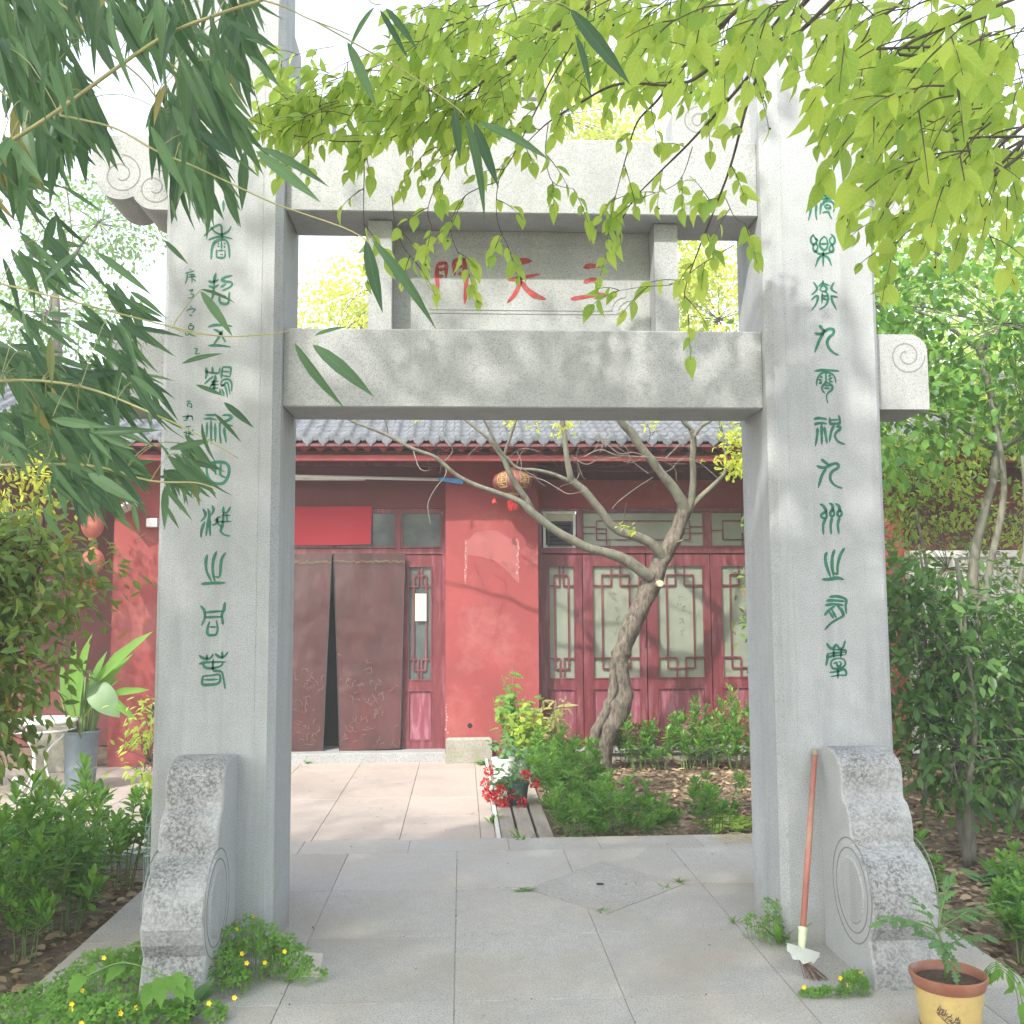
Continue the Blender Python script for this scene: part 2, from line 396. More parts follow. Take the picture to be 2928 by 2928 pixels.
m_zinc = plain('galvanised_zinc', (.17, .215, .25), .15, 5, .4, .1, 20, metallic=.25, dirt=(.3, .33, .35), dirtscale=4, dirtamt=.5)
m_handle = plain('red_painted_handle', (.36, .13, .10), .2, 14, .5, .2, 30, stretch=(1, 1, .2), dirt=(.36, .25, .17), dirtscale=9, dirtamt=.9)
m_cork = plain('raw_wood_end', (.27, .22, .16), .2, 20)
m_palegreen = plain('pale_green_plastic', (.55, .62, .40), .1, 20, .4, dirt=(.4, .36, .2), dirtscale=25, dirtamt=.5)
m_greyplastic = plain('white_plastic', (.40, .42, .39), .08, 15, .4, .3, 12)
m_bristle = plain('brown_bristle', (.09, .05, .035), .3, 40, .8)
m_terra = plain('terracotta_rim', (.27, .10, .06), .12, 8, .35, dirt=(.35, .2, .14), dirtscale=12, dirtamt=.4)
m_yellow = plain('yellow_glaze', (.5, .37, .14), .1, 5, .3, .05, 20, dirt=(.25, .17, .08), dirtscale=9, dirtamt=.55)
m_brownprint = plain('brown_print', (.09, .05, .025), .2, 40, .5)
m_pot = plain('green_grey_pot', (.08, .115, .115), .15, 10, .35)
m_soilpot = plain('potting_soil', (.07, .045, .03), .5, 60, .95, .8, 80)
m_gold = plain('gold_print', (.36, .25, .09), .15, 30, .4)
m_goldim = plain('dull_gold', (.17, .125, .06), .3, 30)
m_lantern = plain('red_lantern_silk', (.19, .06, .05), .15, 6, .6, .05, 40)
m_lanternpink = plain('faded_lantern_silk', (.42, .12, .09), .1, 6, .6)
m_tassel = plain('red_tassel', (.55, .03, .03), .15, 30, .7)
m_bark = bark('smooth_mottled_bark', (.085, .078, .058), (.185, .175, .135), 22, .35, patch=(.13, .14, .1))
m_barkold = bark('gnarled_bark', (.04, .034, .026), (.175, .145, .11), 38, 1.0)
m_twig = bark('dark_twig', (.055, .045, .035), (.11, .09, .07), 60, .3)
m_paletwig = bark('grey_twig', (.11, .095, .08), (.2, .18, .15), 60, .3)
m_bamboo = plain('bamboo_stem', (.30, .30, .13), .15, 10, .4, dirt=(.42, .36, .22), dirtscale=6, dirtamt=.5)
m_wire = plain('green_wire', (.35, .5, .44), .1, 20, .4, 0, metallic=.2)
m_leafy = leafmat('spring_leaf', (.14, .29, .05), (.52, .62, .11), .58, .5, tcol=(.72, .92, .16), veins='net')
m_yleaf = leafmat('yellow_spring_leaf', (.32, .42, .05), (.6, .62, .08), .6, .3, tcol=(.9, .95, .12))
m_bleaf = leafmat('bamboo_leaf', (.03, .07, .055), (.15, .27, .13), .34, .6, tcol=(.24, .45, .14), old=(.42, .3, .1), oldamt=.03, veins='long')
m_glossy = leafmat('glossy_shrub_leaf', (.035, .14, .025), (.2, .42, .06), .38, .6, tcol=(.45, .75, .1))
m_photinia = leafmat('photinia_leaf', (.06, .15, .035), (.24, .34, .08), .36, .6, tcol=(.5, .6, .1), old=(.3, .13, .04), oldamt=.07)
m_deepleaf = leafmat('deep_shrub_leaf', (.025, .075, .022), (.11, .22, .045), .34, .6, tcol=(.2, .42, .06))
m_darkleaf = leafmat('dark_tree_leaf', (.04, .13, .03), (.19, .36, .06), .42, .6, tcol=(.35, .65, .08))
m_brightleaf = leafmat('bright_clover_leaf', (.10, .24, .04), (.18, .36, .06), .4, .3, tcol=(.4, .65, .1))
m_litter = leafmat('dry_leaf', (.13, .08, .045), (.46, .35, .22), .1, .2, tcol=(.4, .3, .15))
m_tomato = leafmat('soft_green_leaf', (.09, .2, .075), (.14, .27, .1), .35, .25, tcol=(.3, .5, .15))
m_petal = plain('scarlet_petal', (.55, .014, .025), .15, 40, .6, 0)
m_yellowpetal = plain('yellow_petal', (.85, .62, .02), .1, 40, .6, 0)
m_straw = plain('dry_straw', (.45, .36, .19), .2, 20, .8)
m_core = plain('inner_twigs', (.03, .045, .02), .3, 10, .9, 0)
m_stalk = plain('green_stalk', (.12, .2, .06), .15, 20, .6)
m_gshoot = plain('wilted_tip', (.35, .4, .14), .2, 20, .6)

# ================================================================== THE STONE GATEWAY
XL0, XL1, XR1, XR0 = -1.340, -0.852, 1.449, 1.941
gate = thing('stone_gateway', 'grey granite gateway of two square pillars and two beams carved with green characters', 'gateway', (0.3, 0.25, 0))
def pillar(x0, x1, sgn):
    """x0 = outer edge, x1 = inner front edge; sgn = +1 when the inner side faces +X"""
    c = .04; xi = x1+sgn*.032; xo = x0-sgn*.004
    P = [(x0+sgn*.016, 0), (x1, 0), (xi, c), (xi, .5-c), (x1, .5), (x0+sgn*.016, .5), (xo, .48), (xo, .02)]
    if sgn < 0: P = P[::-1]
    m = MB(); m.prism(P, 2, -.08, 4.30)
    q = .035; P2 = [(min(xo, xi)+q, .03), (max(xo, xi)-q, .03), (max(xo, xi)-q, .47), (min(xo, xi)+q, .47)]
    m.prism(P2, 2, 4.30, 4.85)
    m.box(min(xo, xi)-.01, max(xo, xi)+.01, -.01, .51, 4.85, 4.97, .03)
    # faint raised border strips down the front face
    for xx in ((x1-sgn*.055), ):
        m.box(min(xx, xx-sgn*.004), max(xx, xx-sgn*.004), -.0015, .002, .9, 4.29)
    return m.build('pillar', m_stone, gate)
pl_l = pillar(XL0, XL1, 1); pl_r = pillar(XR0, XR1, -1)
ZL, ZH = (2.410, 2.780), (3.340, 3.711); BY0, BY1 = .083, .41
XA, XB = XL1+.032, XR1-.032
MB().box(XA+.002, XB-.003, BY0, BY1, *ZL, .006).build('lower_beam', m_beam, gate)
MB().box(XA+.002, XB-.003, BY0, BY1, *ZH, .006).build('upper_beam', m_beam, gate)
def arc(cx, cz, r, a0, a1, n=12): return [(cx+r*math.cos(R(a0+(a1-a0)*i/n)), cz+r*math.sin(R(a0+(a1-a0)*i/n))) for i in range(n+1)]
def spiral(m, cx, cz, r, turns, Y, sgn, a0=90, wid=.0065, flip=1, tail=None):
    pts = []
    N = int(26*turns)
    for i in range(N+1):
        u = i/N; rr = r*(1-.78*u); a = R(a0)+sgn*2*PI*turns*u
        pts.append((cx+rr*math.cos(a), Y, cz+rr*math.sin(a)))
    if tail: pts = [Vector((tail[0], Y, tail[1]))]+pts
    m.stroke(pts, wid, Vector((0, -1, 0)), .0008, False)
m_groove = plain('carved_groove', (.2, .205, .2), .15, 30, .9)
for sgn, xo in ((-1, XL0-.002), (1, XR0+.002)):
    # lower end: square tail with one rounded top corner and a spiral
    xe = 2.215 if sgn > 0 else -1.632
    r = .085
    top = arc(xe-sgn*r, ZL[1]-.008-r, r, 0 if sgn > 0 else 180, 90, 8)
    poly = [(xo, ZL[0]), (xe, ZL[0])]+top+[(xo, ZL[1]-.008)]
    if sgn < 0: poly = poly[::-1]
    b = MB().prism(poly, 1, BY0, BY1).build('beam_end', m_beam, gate)
    m = MB(); spiral(m, xe-sgn*.1, 2.668, .088, 1.75, BY0, -sgn, 0 if sgn > 0 else 180)
    m.build('spiral', m_groove, b)
    # upper end: cloud bracket with two scroll lobes
    k = lambda x: xo+sgn*x
    w = abs((2.272 if sgn > 0 else -1.716)-xo)
    c1 = (k(w-.135), 3.500); c2 = (k(.085), 3.440); r1, r2 = .118, .104
    A0 = 0 if sgn > 0 else 180
    dx_, dz_ = c2[0]-c1[0], c2[1]-c1[1]; d_ = math.hypot(dx_, dz_); a_ = (r1*r1-r2*r2+d_*d_)/(2*d_); h_ = math.sqrt(max(0, r1*r1-a_*a_))
    cand = [(c1[0]+a_*dx_/d_+q*h_*dz_/d_, c1[1]+a_*dz_/d_-q*h_*dx_/d_) for q in (-1, 1)]; ip = min(cand, key=lambda p: p[1])     # where the two lobes meet
    e1 = math.degrees(math.atan2(ip[1]-c1[1], sgn*(ip[0]-c1[0]))); e2 = math.degrees(math.atan2(ip[1]-c2[1], sgn*(ip[0]-c2[0])))
    mir = lambda c, r, a: (c[0]+sgn*r*math.cos(R(a)), c[1]+r*math.sin(R(a)))
    low1 = [mir(c1, r1, a) for a in np.linspace(0, e1, 11)]; low2 = [mir(c2, r2, a) for a in np.linspace(e2, -90, 8)][1:]
    poly = [(xo, 3.69), (k(w), 3.69), (k(w), 3.53)]+[(p[0] if sgn*(p[0]-k(w)) < 0 else k(w)-sgn*.001, p[1]) for p in low1]+low2+[(xo, c2[1]-r2)]
    poly = [poly[0]]+[p for p in poly[1:]]
    if sgn > 0: poly = poly[::-1]
    b = MB().prism(poly, 1, BY0, BY1).build('beam_end', m_beam, gate)
    m = MB(); spiral(m, c1[0], c1[1], .098, 1.6, BY0, sgn, 90); spiral(m, c2[0], c2[1], .09, 1.6, BY0, sgn, 90)
    m.build('spiral', m_groove, b)
# scroll brackets standing on the upper beam beside each pillar, and the finial in the middle
for sgn, xa, xb, zt in ((1, XA, -.62, 4.03), (-1, XB, 1.03, 4.045)):
    n = 8; r = .09
    poly = [(xa, 3.712), (xb, 3.712), (xb, zt-.26)]+arc(xb-0+sgn*0-sgn*r, zt-.17, r, 0 if sgn > 0 else 180, 90, 6)+[(xa, zt-.02)]
    if sgn < 0: poly = poly[::-1]
    b = MB().prism(poly, 1, .17, .33).build('scroll_bracket', m_beam, gate)
    m = MB(); spiral(m, xb-sgn*.13, zt-.19, .075, 1.6, .17, -sgn, 90); m.build('spiral', m_groove, b)
f = MB(); f.box(.16, .475, .18, .32, 3.712, 3.95, .01); f.box(.22, .415, .185, .315, 3.95, 4.12, .02)
f.build('finial', m_beam, gate)
# name tablet between the beams
tab = MB().box(-.331, .931, .31, .372, 2.782, 3.338).build('name_tablet', m_beam, gate)
for xa, xb in ((-.444, -.332), (.932, 1.046)): MB().box(xa, xb, .175, .40, 2.782, 3.338, .006).build('short_post', m_beam, gate)
m = MB(); N_ = Vector((0, -1, 0))
for ins, w_ in ((0, .007), (.028, .005)):
    x0, x1, z0, z1 = -.255+ins, .838-ins, 2.925+ins*.6, 3.275-ins*.6; q = .07
    cor = []
    for cx, cz, a0, a1 in ((x0, z0, 90, 0), (x1, z0, 180, 90), (x1, z1, 270, 180), (x0, z1, 0, -90)):
        cor.append([(p[0], .31, p[1]) for p in arc(cx, cz, q, a0, a1, 5)])
    loop = cor[0]+cor[1]+cor[2]+cor[3]+[cor[0][0]]
    for i in range(len(loop)-1):
        m.stroke([loop[i], loop[i+1]], w_, N_, .003, False)
m.build('carved_border', m_beam, tab)
# ---- writing: strokes read off the photograph and laid on the stone face
def glyphs(txt, x0, y0, s, Y, wid, mat, parent, names='character'):
    for g in txt.strip().split('\n'):
        m = MB(); g = g.strip()
        if not g: continue
        for st in g.split(';'):
            w_ = wid*1.3; st = st.strip()
            if st.startswith('*'): k, st = st[1:].split(' ', 1); w_ = wid*1.3*float(k)
            pts = [W(x0+float(a.split(',')[0])*s, y0+float(a.split(',')[1])*s, Y) for a in st.split()]
            m.stroke(pts, w_, N_)
        m.build(names, mat, parent)
glyphs('''212,170 212,245 205,290 192,348; 238,150 250,200 250,262 248,300 256,345; 333,120 318,150 330,178 350,160 345,130 333,120; *.7 322,140 348,165; *.7 345,138 322,168; 292,140 312,142; 292,160 312,160; 292,185 318,180; 355,140 392,135; 355,155 390,152; 300,215 318,192 345,185 385,182; 300,232 312,215 340,200 378,212 388,245 385,285; 340,225 318,240 330,255 360,255 355,235 330,232; 300,290 320,285 345,285 355,310 372,338; 290,215 286,250 280,300
230,460 210,485 215,520 235,535 255,510 240,480 230,460; 245,485 265,505; 232,530 228,560 240,590 258,575 262,545 250,525; 312,472 285,500 278,540 300,572 325,572 340,535 330,490 312,472; 285,530 340,528; 365,455 385,475 395,505 378,535 358,520 355,495 372,475; 370,535 382,560 378,590 358,585 352,562 365,540; 240,580 265,602 305,607 345,600 362,590; 305,585 305,700; 305,615 270,640 245,705; 305,615 345,640 368,695
230,825 250,850 258,875 245,895 218,918; 215,960 240,935 262,930 262,960 245,1000 218,1035; 270,855 300,835 352,848; 303,810 303,835; 280,880 300,850 330,865 325,890 295,892 280,880; 298,905 295,985; 320,895 340,920 342,960 320,1005 275,1032; 300,925 325,930 338,925; 298,945 335,960; 390,825 368,860 375,885 412,905; 368,930 415,938; 365,925 375,970 405,1032
*1.35 278,1155 300,1185 318,1200; *1.35 242,1215 280,1222 318,1200 350,1182 385,1188 380,1222 352,1245 335,1285 350,1330 385,1365 422,1382; *1.35 310,1212 275,1270 242,1358
*1.2 240,1505 300,1498 360,1500 425,1505; 255,1615 262,1560 300,1518 350,1518 390,1545 402,1592; 325,1520 325,1590 300,1620 298,1650 318,1675; 280,1545 300,1555; 270,1570 295,1575; *1.3 275,1600 295,1590; 345,1545 365,1540; 345,1570 375,1555; 350,1580 378,1590; 320,1590 350,1600 375,1620 370,1650 345,1670 330,1700 340,1750; 315,1615 360,1618; 310,1635 355,1640''',
 2240, 500, .3727, 0, .0085, m_green, pl_r)
glyphs('''295,212 350,200 410,205 455,215; 305,285 330,268 400,262 455,272; 390,275 392,400 395,530; 340,325 338,400 315,545; 425,310 440,400 458,515; 495,195 500,265 530,272 600,268 620,265 618,210 605,168; *.8 505,225 610,220; 550,290 515,360 490,495; 575,310 610,305 625,335 575,380 560,430 600,495 680,528
*1.1 390,718 430,750 480,790; *1.1 335,800 390,820 450,815 510,785 570,770 605,790 590,830 530,865 500,920 510,990 570,1050 650,1080; *1.1 450,830 395,920 352,1070
370,1280 410,1300 445,1360 420,1390 385,1415 405,1455 450,1450 452,1390 445,1360; 445,1460 410,1540 415,1660; 490,1272 525,1290 530,1340 500,1390 510,1430 545,1420 545,1370 530,1340; 525,1440 505,1540 512,1655; 565,1275 605,1300 618,1350 590,1390 600,1430 640,1420 640,1380 618,1350; 620,1440 595,1530 608,1650''',
 2260, 1150, .2277, 0, .0105, m_green, pl_r)
glyphs('''*1.15 368,130 350,190 365,300 415,435; *1.15 465,100 440,180 435,300 455,430; 590,75 540,160 505,290 500,400 460,385; *1.2 315,470 400,468 500,450 580,470
405,690 480,680 560,695 615,730 605,800 615,895; 365,735 450,732 600,745; 350,795 430,780 520,785 575,795; 340,920 400,850 470,805; 500,800 550,850 575,900 570,930 500,970 420,1020 345,1100; *.8 430,840 470,920 490,950; *.8 400,870 430,920 455,960
370,1270 400,1320 445,1340 485,1290 530,1335 575,1320 597,1240; *.8 450,1350 590,1355 610,1385 600,1415; *.8 385,1400 600,1380; *.8 390,1450 440,1430 595,1415; *.8 455,1350 455,1450; *.8 550,1350 545,1450; 380,1400 375,1470 360,1550; *.8 500,1460 440,1480 420,1530 440,1580 480,1590 550,1580 600,1540 590,1480 540,1460 500,1460; *.8 455,1530 490,1510 500,1550 530,1560 550,1520 520,1500; *.8 405,1635 470,1630 520,1615 595,1600 610,1670 530,1670 420,1690; *.9 510,1600 508,1710''',
 2280, 1550, .2277, 0, .0105, m_green, pl_r)
glyphs('''510,90 500,200 480,265; 610,150 610,280; 425,60 420,120 410,210
*.8 370,590 460,500 570,450 590,540 595,640; *.8 460,480 490,530 560,570 630,560 680,520 705,470; *.8 425,640 500,610 600,600 720,628; 455,880 465,760 500,670 590,635 650,655 680,740 685,860; *.7 585,660 585,760; *.7 540,680 552,695; *.7 540,715 552,725; *.7 620,680 632,695; *.7 615,720 630,735; *.8 525,770 525,850 570,865 625,855 630,770; *.6 540,775 620,775; *.6 570,825 600,825
515,1060 495,1140 495,1220; 420,1160 480,1170 545,1140; 425,1220 490,1235 545,1205; 490,1240 480,1330 455,1410; 715,1090 630,1110 590,1145 640,1165 700,1170 720,1200 680,1240 600,1275; *.9 575,1235 640,1195; 560,1340 565,1420 620,1445 670,1430 680,1350 685,1300; *.8 565,1340 640,1350
420,1735 500,1710 600,1712 715,1725; 490,1765 560,1800 600,1860 635,1925; 600,1780 560,1850 490,1950; 425,1969 550,1966 695,1984''',
 500, 540, .2277, 0, .0095, m_green, pl_l)
glyphs('''390,400 400,470 385,540; *.8 385,450 460,465 550,465 565,400; *.8 470,390 475,460; *.8 480,510 370,605; 510,500 500,560 440,650; *.8 455,580 545,570; *.8 450,620 545,610; *.8 440,665 545,655; *.8 480,705 540,710; 490,560 495,700; *.8 600,395 660,395 705,410 690,520; *.8 600,400 590,460 580,540; *.7 600,450 690,450; *.7 590,500 690,515; *.8 580,590 600,560 660,545 700,570 715,620 708,695; *.8 575,600 600,630 640,590 670,610 690,730; *.8 580,630 620,620 645,680 660,770; *.8 565,670 575,740; *.8 590,670 620,745
*.9 380,995 525,998; *.9 365,1045 450,1040 525,1060; 455,1060 455,1350; 505,1100 510,1330; *.9 405,1090 400,1280; 600,1000 670,995 715,1020 670,1060 580,1090 565,1120 565,1230 580,1350; 640,1125 725,1130; 620,1150 625,1230 645,1335
*1.2 400,1620 450,1600 550,1585 640,1600 680,1660 670,1760 620,1840 550,1860 470,1840 420,1780 400,1700 400,1620; 505,1600 510,1740; 580,1610 570,1740 640,1780''',
 500, 960, .2277, 0, .0095, m_green, pl_l)
glyphs('''262,180 285,220 278,260 245,295; 280,300 250,380 245,445; 310,180 325,240 305,320 292,430; 350,150 362,190 345,235; 330,280 325,350 332,430; 455,160 455,210 485,215 520,160; *.7 395,260 430,255; *.8 350,330 385,320 395,270 375,290; *.7 440,240 520,240; *.7 380,300 450,300 530,295; 455,215 450,300 440,350 430,390 460,420 515,435; *.7 400,260 400,310 440,350; *.7 485,240 490,300
*1.1 303,610 290,680 300,770 345,860; *1.1 390,580 360,660 355,770 375,860; 475,590 435,660 420,810 380,812; *1.2 250,883 350,875 470,872
240,1085 275,1130 280,1200 250,1270; *1.1 468,1055 460,1120 440,1170 445,1225 450,1262; 280,1150 450,1135; 280,1195 445,1190; 325,1235 305,1300 310,1355 350,1362 390,1350 400,1290 388,1225; *.8 325,1285 390,1285
228,1550 260,1575 300,1585 335,1575 360,1540; *.9 300,1545 300,1595; 380,1535 400,1555 440,1570 475,1550 495,1520; *.9 443,1515 445,1580; 228,1630 300,1615 475,1612; 265,1625 280,1660 340,1672 430,1650 450,1615; 360,1585 355,1670 380,1695 430,1700 450,1740 470,1860; 265,1745 255,1790 265,1825 330,1825 400,1815 425,1780 415,1730 340,1738 265,1745; *.8 270,1780 410,1775''',
 500, 1400, .3056, 0, .0095, m_green, pl_l)
glyphs('''130,1060 190,1045 240,1030; 190,1005 200,1025; 160,1050 150,1130 130,1190; 175,1080 250,1075; 170,1110 265,1100; 215,1060 215,1180; 225,1130 265,1160; 240,1070 240,1110
175,1280 230,1265 200,1300; 195,1320 235,1330 210,1370 165,1365
190,1480 215,1480; 145,1530 200,1505 260,1510 215,1555; 180,1585 220,1590
180,1700 215,1690; 175,1720 230,1720 225,1760 175,1760 175,1720; 130,1800 150,1840 230,1780; 160,1790 200,1830 260,1850
240,2009 280,2009 260,2069 310,2064
150,2669 200,2666; 155,2734 165,2694 205,2699 210,2749 180,2724
95,2864 165,2854 220,2859; 165,2829 150,2904 110,2904; 215,2844 225,2909; 130,2884 200,2844
135,2989 205,2979; 110,3064 150,3054 130,3104; 170,3004 180,3084 165,3119; 235,3024 190,3074 240,3094; 150,3074 200,3069
140,3174 190,3169; 120,3284 180,3214 210,3194; 150,3214 200,3244; 160,3264 150,3314 200,3304 205,3254 165,3259
165,3374 180,3444 140,3544; 95,3484 200,3444; 190,3524 205,3549
205,3750 270,3738; 215,3800 205,3860; 225,3790 300,3780 290,3850 230,3860''',
 500, 540, .2277, 0, .0048, m_green, pl_l)
glyphs('''215,170 208,250 215,350 210,400 220,465; 215,170 255,160 290,155; 290,155 288,280; 225,215 280,208; 225,275 262,268; *1.3 445,125 455,250 460,350 450,500; 350,140 400,130 450,120; 355,145 358,200 362,262; 380,190 430,185; 395,255 435,245
*1.7 920,150 960,140 1015,140; 830,305 940,285 1090,255; *1.1 930,215 930,300 910,370 870,440 820,495; *1.5 940,320 990,390 1060,440 1140,468
*1.3 1480,195 1540,182 1610,190; *1.1 1480,325 1530,305 1590,295; *1.1 1370,468 1480,450 1600,430 1715,440''',
 1180, 700, .3313, .31, .0155, m_redtxt, tab)
# ---- drum stones hugging the pillars, front and back
DP = [(0, .86), (-.06, .866), (-.13, .866), (-.185, .852), (-.222, .835), (-.245, .80), (-.252, .75), (-.25, .70), (-.255, .676),
      (-.262, .672), (-.295, .655), (-.325, .61), (-.335, .56), (-.338, .515), (-.352, .505), (-.40, .488), (-.455, .455), (-.50, .405), (-.53, .345),
      (-.538, .285), (-.522, .225), (-.492, .178), (-.488, .172), (-.51, .13), (-.528, .08), (-.538, 0), (-.54, -.06), (0, -.06)]
def drum(xa, xb, y0, s, side):
    P = [(y0+s*y, z) for y, z in DP]
    if s < 0: P = P[::-1]
    b = .008; cy, cz = -.25, .43
    m = MB()
    def sh(q): return [(y0+s*(yy if yy > -.001 else yy+q*(1 if True else 0)), zz-(q if zz > .8 else 0)) for yy, zz in DP]
    rings = [(xa, sh(b)), (xa+b, sh(0)), (xb-b, sh(0)), (xb, sh(b))]
    vs = [(x, p[0], p[1]) for x, r_ in rings for p in r_]; n = len(DP)
    fs = [tuple(range(n)), tuple(range(4*n-1, 3*n-1, -1))]
    for k in range(3):
        for i in range(n):
            a = k*n+i; c = k*n+(i+1) % n; fs.append((a, a+n, c+n, c))
    m.add(vs, fs)
    d = m.build('drum_stone', m_drum, gate)
    # rings carved on both flanks
    for x, nx in ((xa, -1), (xb, 1)):
        g = MB()
        for r_, w_ in ((.205, .006), (.165, .006)):
            c = Vector((x, y0+s*(-.325), .325))
            pts = [c+Vector((0, math.cos(t)*r_, math.sin(t)*r_)) for t in np.linspace(0, 2*PI, 29)]
            g.stroke(pts, w_, Vector((nx, 0, 0)), .0012, False)
        g.build('carved_ring', m_groove, d)
        g = MB(); n_ = 28; r_ = .125
        ring = [(x+nx*.006, y0+s*(-.325)+math.cos(t)*r_, .325+math.sin(t)*r_) for t in np.linspace(0, 2*PI, n_, endpoint=False)]
        ring0 = [(x-nx*.002, y0+s*(-.325)+math.cos(t)*(r_+.012), .325+math.sin(t)*(r_+.012)) for t in np.linspace(0, 2*PI, n_, endpoint=False)]
        g.add(ring+ring0, [tuple(range(n_))]+[(i, i+n_, (i+1) % n_+n_, (i+1) % n_) for i in range(n_)])
        g.build('boss', m_beam, d)
    # wider foot
    return d
for xa, xb in ((1.600, 1.868), (-1.212, -.975)):
    drum(xa, xb, 0, 1, 1); drum(xa, xb, .5, -1, 1)

# ================================================================== GROUND, PAVING
g = MB(); g.box(-60, 60, -40, 90, -1.2, -.125)
gr = g.build('ground', m_soil); tag(gr, kind='structure')
plat = MB().box(-1.70, 2.245, -7.5, 2.14, -.115, -.005).build('gateway_platform', m_joint); tag(plat, kind='structure')
xs = [-1.70, -1.345, -.69, -.03, .62, 1.285, 1.95, 2.245]; ys = [-7.5, -6.6, -5.9, -5.1, -4.35, -3.59, -2.825, -2.06, -1.295, -.53, .235, 1.0, 1.80, 2.14]
def slab_mesh(w, d, name='slab'):
    m = MB(); b = .003; m.box(0, w, 0, d, -.03, 0)
    vs = [(b, b, 0), (w-b, b, 0), (w-b, d-b, 0), (b, d-b, 0)]
    return m
for j in range(len(ys)-1):
    row = list(xs)
    if j == len(ys)-2: row = [-1.70, -1.0, -.33, .29, .86, 1.50, 2.245]
    for i in range(len(row)-1):
        w, d = row[i+1]-row[i]-.005, ys[j+1]-ys[j]-.005
        m = MB(); m.box(row[i]+.0014, row[i+1]-.0014, ys[j]+.0014, ys[j+1]-.0014, -.03, rng.uniform(-.001, .001), .0015)
        m.build('slab', m_slab, plat)
dq = [(.819, 1.50), (1.185, .99), (.70, .50), (.343, .96)]
def poly_slab(P, z0, z1, name, mat, parent, grow=0):
    c = (sum(p[0] for p in P)/len(P), sum(p[1] for p in P)/len(P))
    Q = [(c[0]+(p[0]-c[0])*(1+grow), c[1]+(p[1]-c[1])*(1+grow)) for p in P]
    return MB().prism(Q[::-1], 2, z0, z1).build(name, mat, parent)
poly_slab(dq, -.012, .0018, 'slab_joint', m_joint, plat, .007)
ds = poly_slab(dq, -.012, .0031, 'slab', m_slab, plat)
MB().lathe([(.022, .0), (.022, .0015)], (.74, 1.016, .0032), 16, True, True).build('drain_hole', m_black, ds)
court = MB().box(-9, .235, 2.145, 6.0, -.16, -.112).build('courtyard', plain('court_grout', (.36, .32, .28), .1, 20)); tag(court, kind='structure')
cy = [2.15, 2.62, 3.35, 4.08, 4.82, 5.55, 5.995]; cx = [.233, .13, -.43, -1.03, -1.63, -2.23, -2.83, -3.43, -4.03, -4.63, -5.23, -5.83, -6.43, -7.03, -8.98]
for j in range(len(cy)-1):
    for i in range(len(cx)-1):
        MB().box(cx[i+1]+.002, cx[i]-.002, cy[j]+.002, cy[j+1]-.002, -.13, -.1+rng.uniform(-.001, .001), .0015).build('slab', m_court, court)
kb = MB(); kb.box(.236, .262, 2.15, 5.9, -.14, -.05, .004)
tag(kb.build('concrete_kerb', m_offwhite), 'thin pale concrete kerb between the sunlit slabs and the timber planks', 'kerb')
pk = thing('plank_walk', 'weathered grey timber planks laid beside the planting bed under the flower pots', 'planks', (.42, 2.2, -.1))
for x0, w in ((.268, .105), (.392, .11), (.522, .1)):
    y = 2.15
    for L in (1.25, 1.3, 1.1):
        MB().box(x0, x0+w, y, y+L-.01, -.105, -.062, .003).build('plank', m_plank, pk); y += L
# left garden kerb
lk = MB(); lk.box(-9, -1.75, 2.0, 2.14, -.13, -.02, .01); tag(lk.build('stone_kerb', m_sill), 'grey stone kerb along the far side of the hedge bed', 'kerb')

# ================================================================== THE RED HALL
YW, YP, YE = 6.30, 5.95, 5.30        # recessed wall, pier faces, eave edge
hall = thing('temple_hall', 'long red hall with grey tiled roof, lattice doors and a curtained doorway', 'building', (0, 6.3, -.1))
XP = lambda x: A_(x, 1000, YP).x
p1a, p1b = -.168, .795
def pier(xa, xb, z0=-.1):
    return MB().box(xa, xb, YP, 7.0, z0, 3.02).build('pier', m_redwall, hall)
pr = pier(p1a, p1b); pier(-3.557, -2.445); pier(3.40, 4.70); pier(8.2, 9.4)
# footing stone with a drilled pipe hole, plaster patch on the pier with sunlight put into its paler colour
st = MB().box(-.165, .305, 5.86, YP-.002, -.12, .155, .02).build('footing_stone', m_oldstone, hall)
c = A_(1030, 1695, YP-.001)
MB().add([(c.x+.026*math.cos(t), YP-.002, c.z+.026*math.sin(t)) for t in np.linspace(0, 2*PI, 18, endpoint=False)], [tuple(range(18))]).build('pipe_hole', m_black, pr)
def wallpoly(pts, Y, name, mat, parent, f=A_, th=.003):
    q = [f(x, y, Y) for x, y in pts]
    m = MB(); m.prism([(p.x, p.z) for p in q], 1, Y-th, Y+.002); return m.build(name, mat, parent)
wallpoly([(1002, 930), (1002, 690), (1020, 688), (1060, 650), (1120, 636), (1180, 640), (1240, 680), (1296, 690), (1296, 925), (1270, 900), (1215, 840), (1160, 800), (1090, 780), (1020, 770), (1010, 930)], YP, 'sunlit_plaster_patch', m_redpatch, pr, A_, .002)
def flakes(x, y0, y1, n, f=A_):
    m = MB()
    for i in range(n):
        y = y0+(y1-y0)*i/n; c = f(x+random.uniform(-6, 6), y, YP-.004); a = random.uniform(.005, .014)
        P = [(c.x+a*math.cos(t)*random.uniform(.5, 1), YP-.0045, c.z+a*1.5*math.sin(t)*random.uniform(.6, 1.1)) for t in np.linspace(0, 2*PI, 7, endpoint=False)]
        m.add(P, [tuple(range(7))])
    tag(m.build('flaked_edge', m_flake, pr), kind='stuff')
flakes(1006, 690, 925, 16); flakes(1290, 690, 925, 16); flakes(905, 1580, 1750, 10)
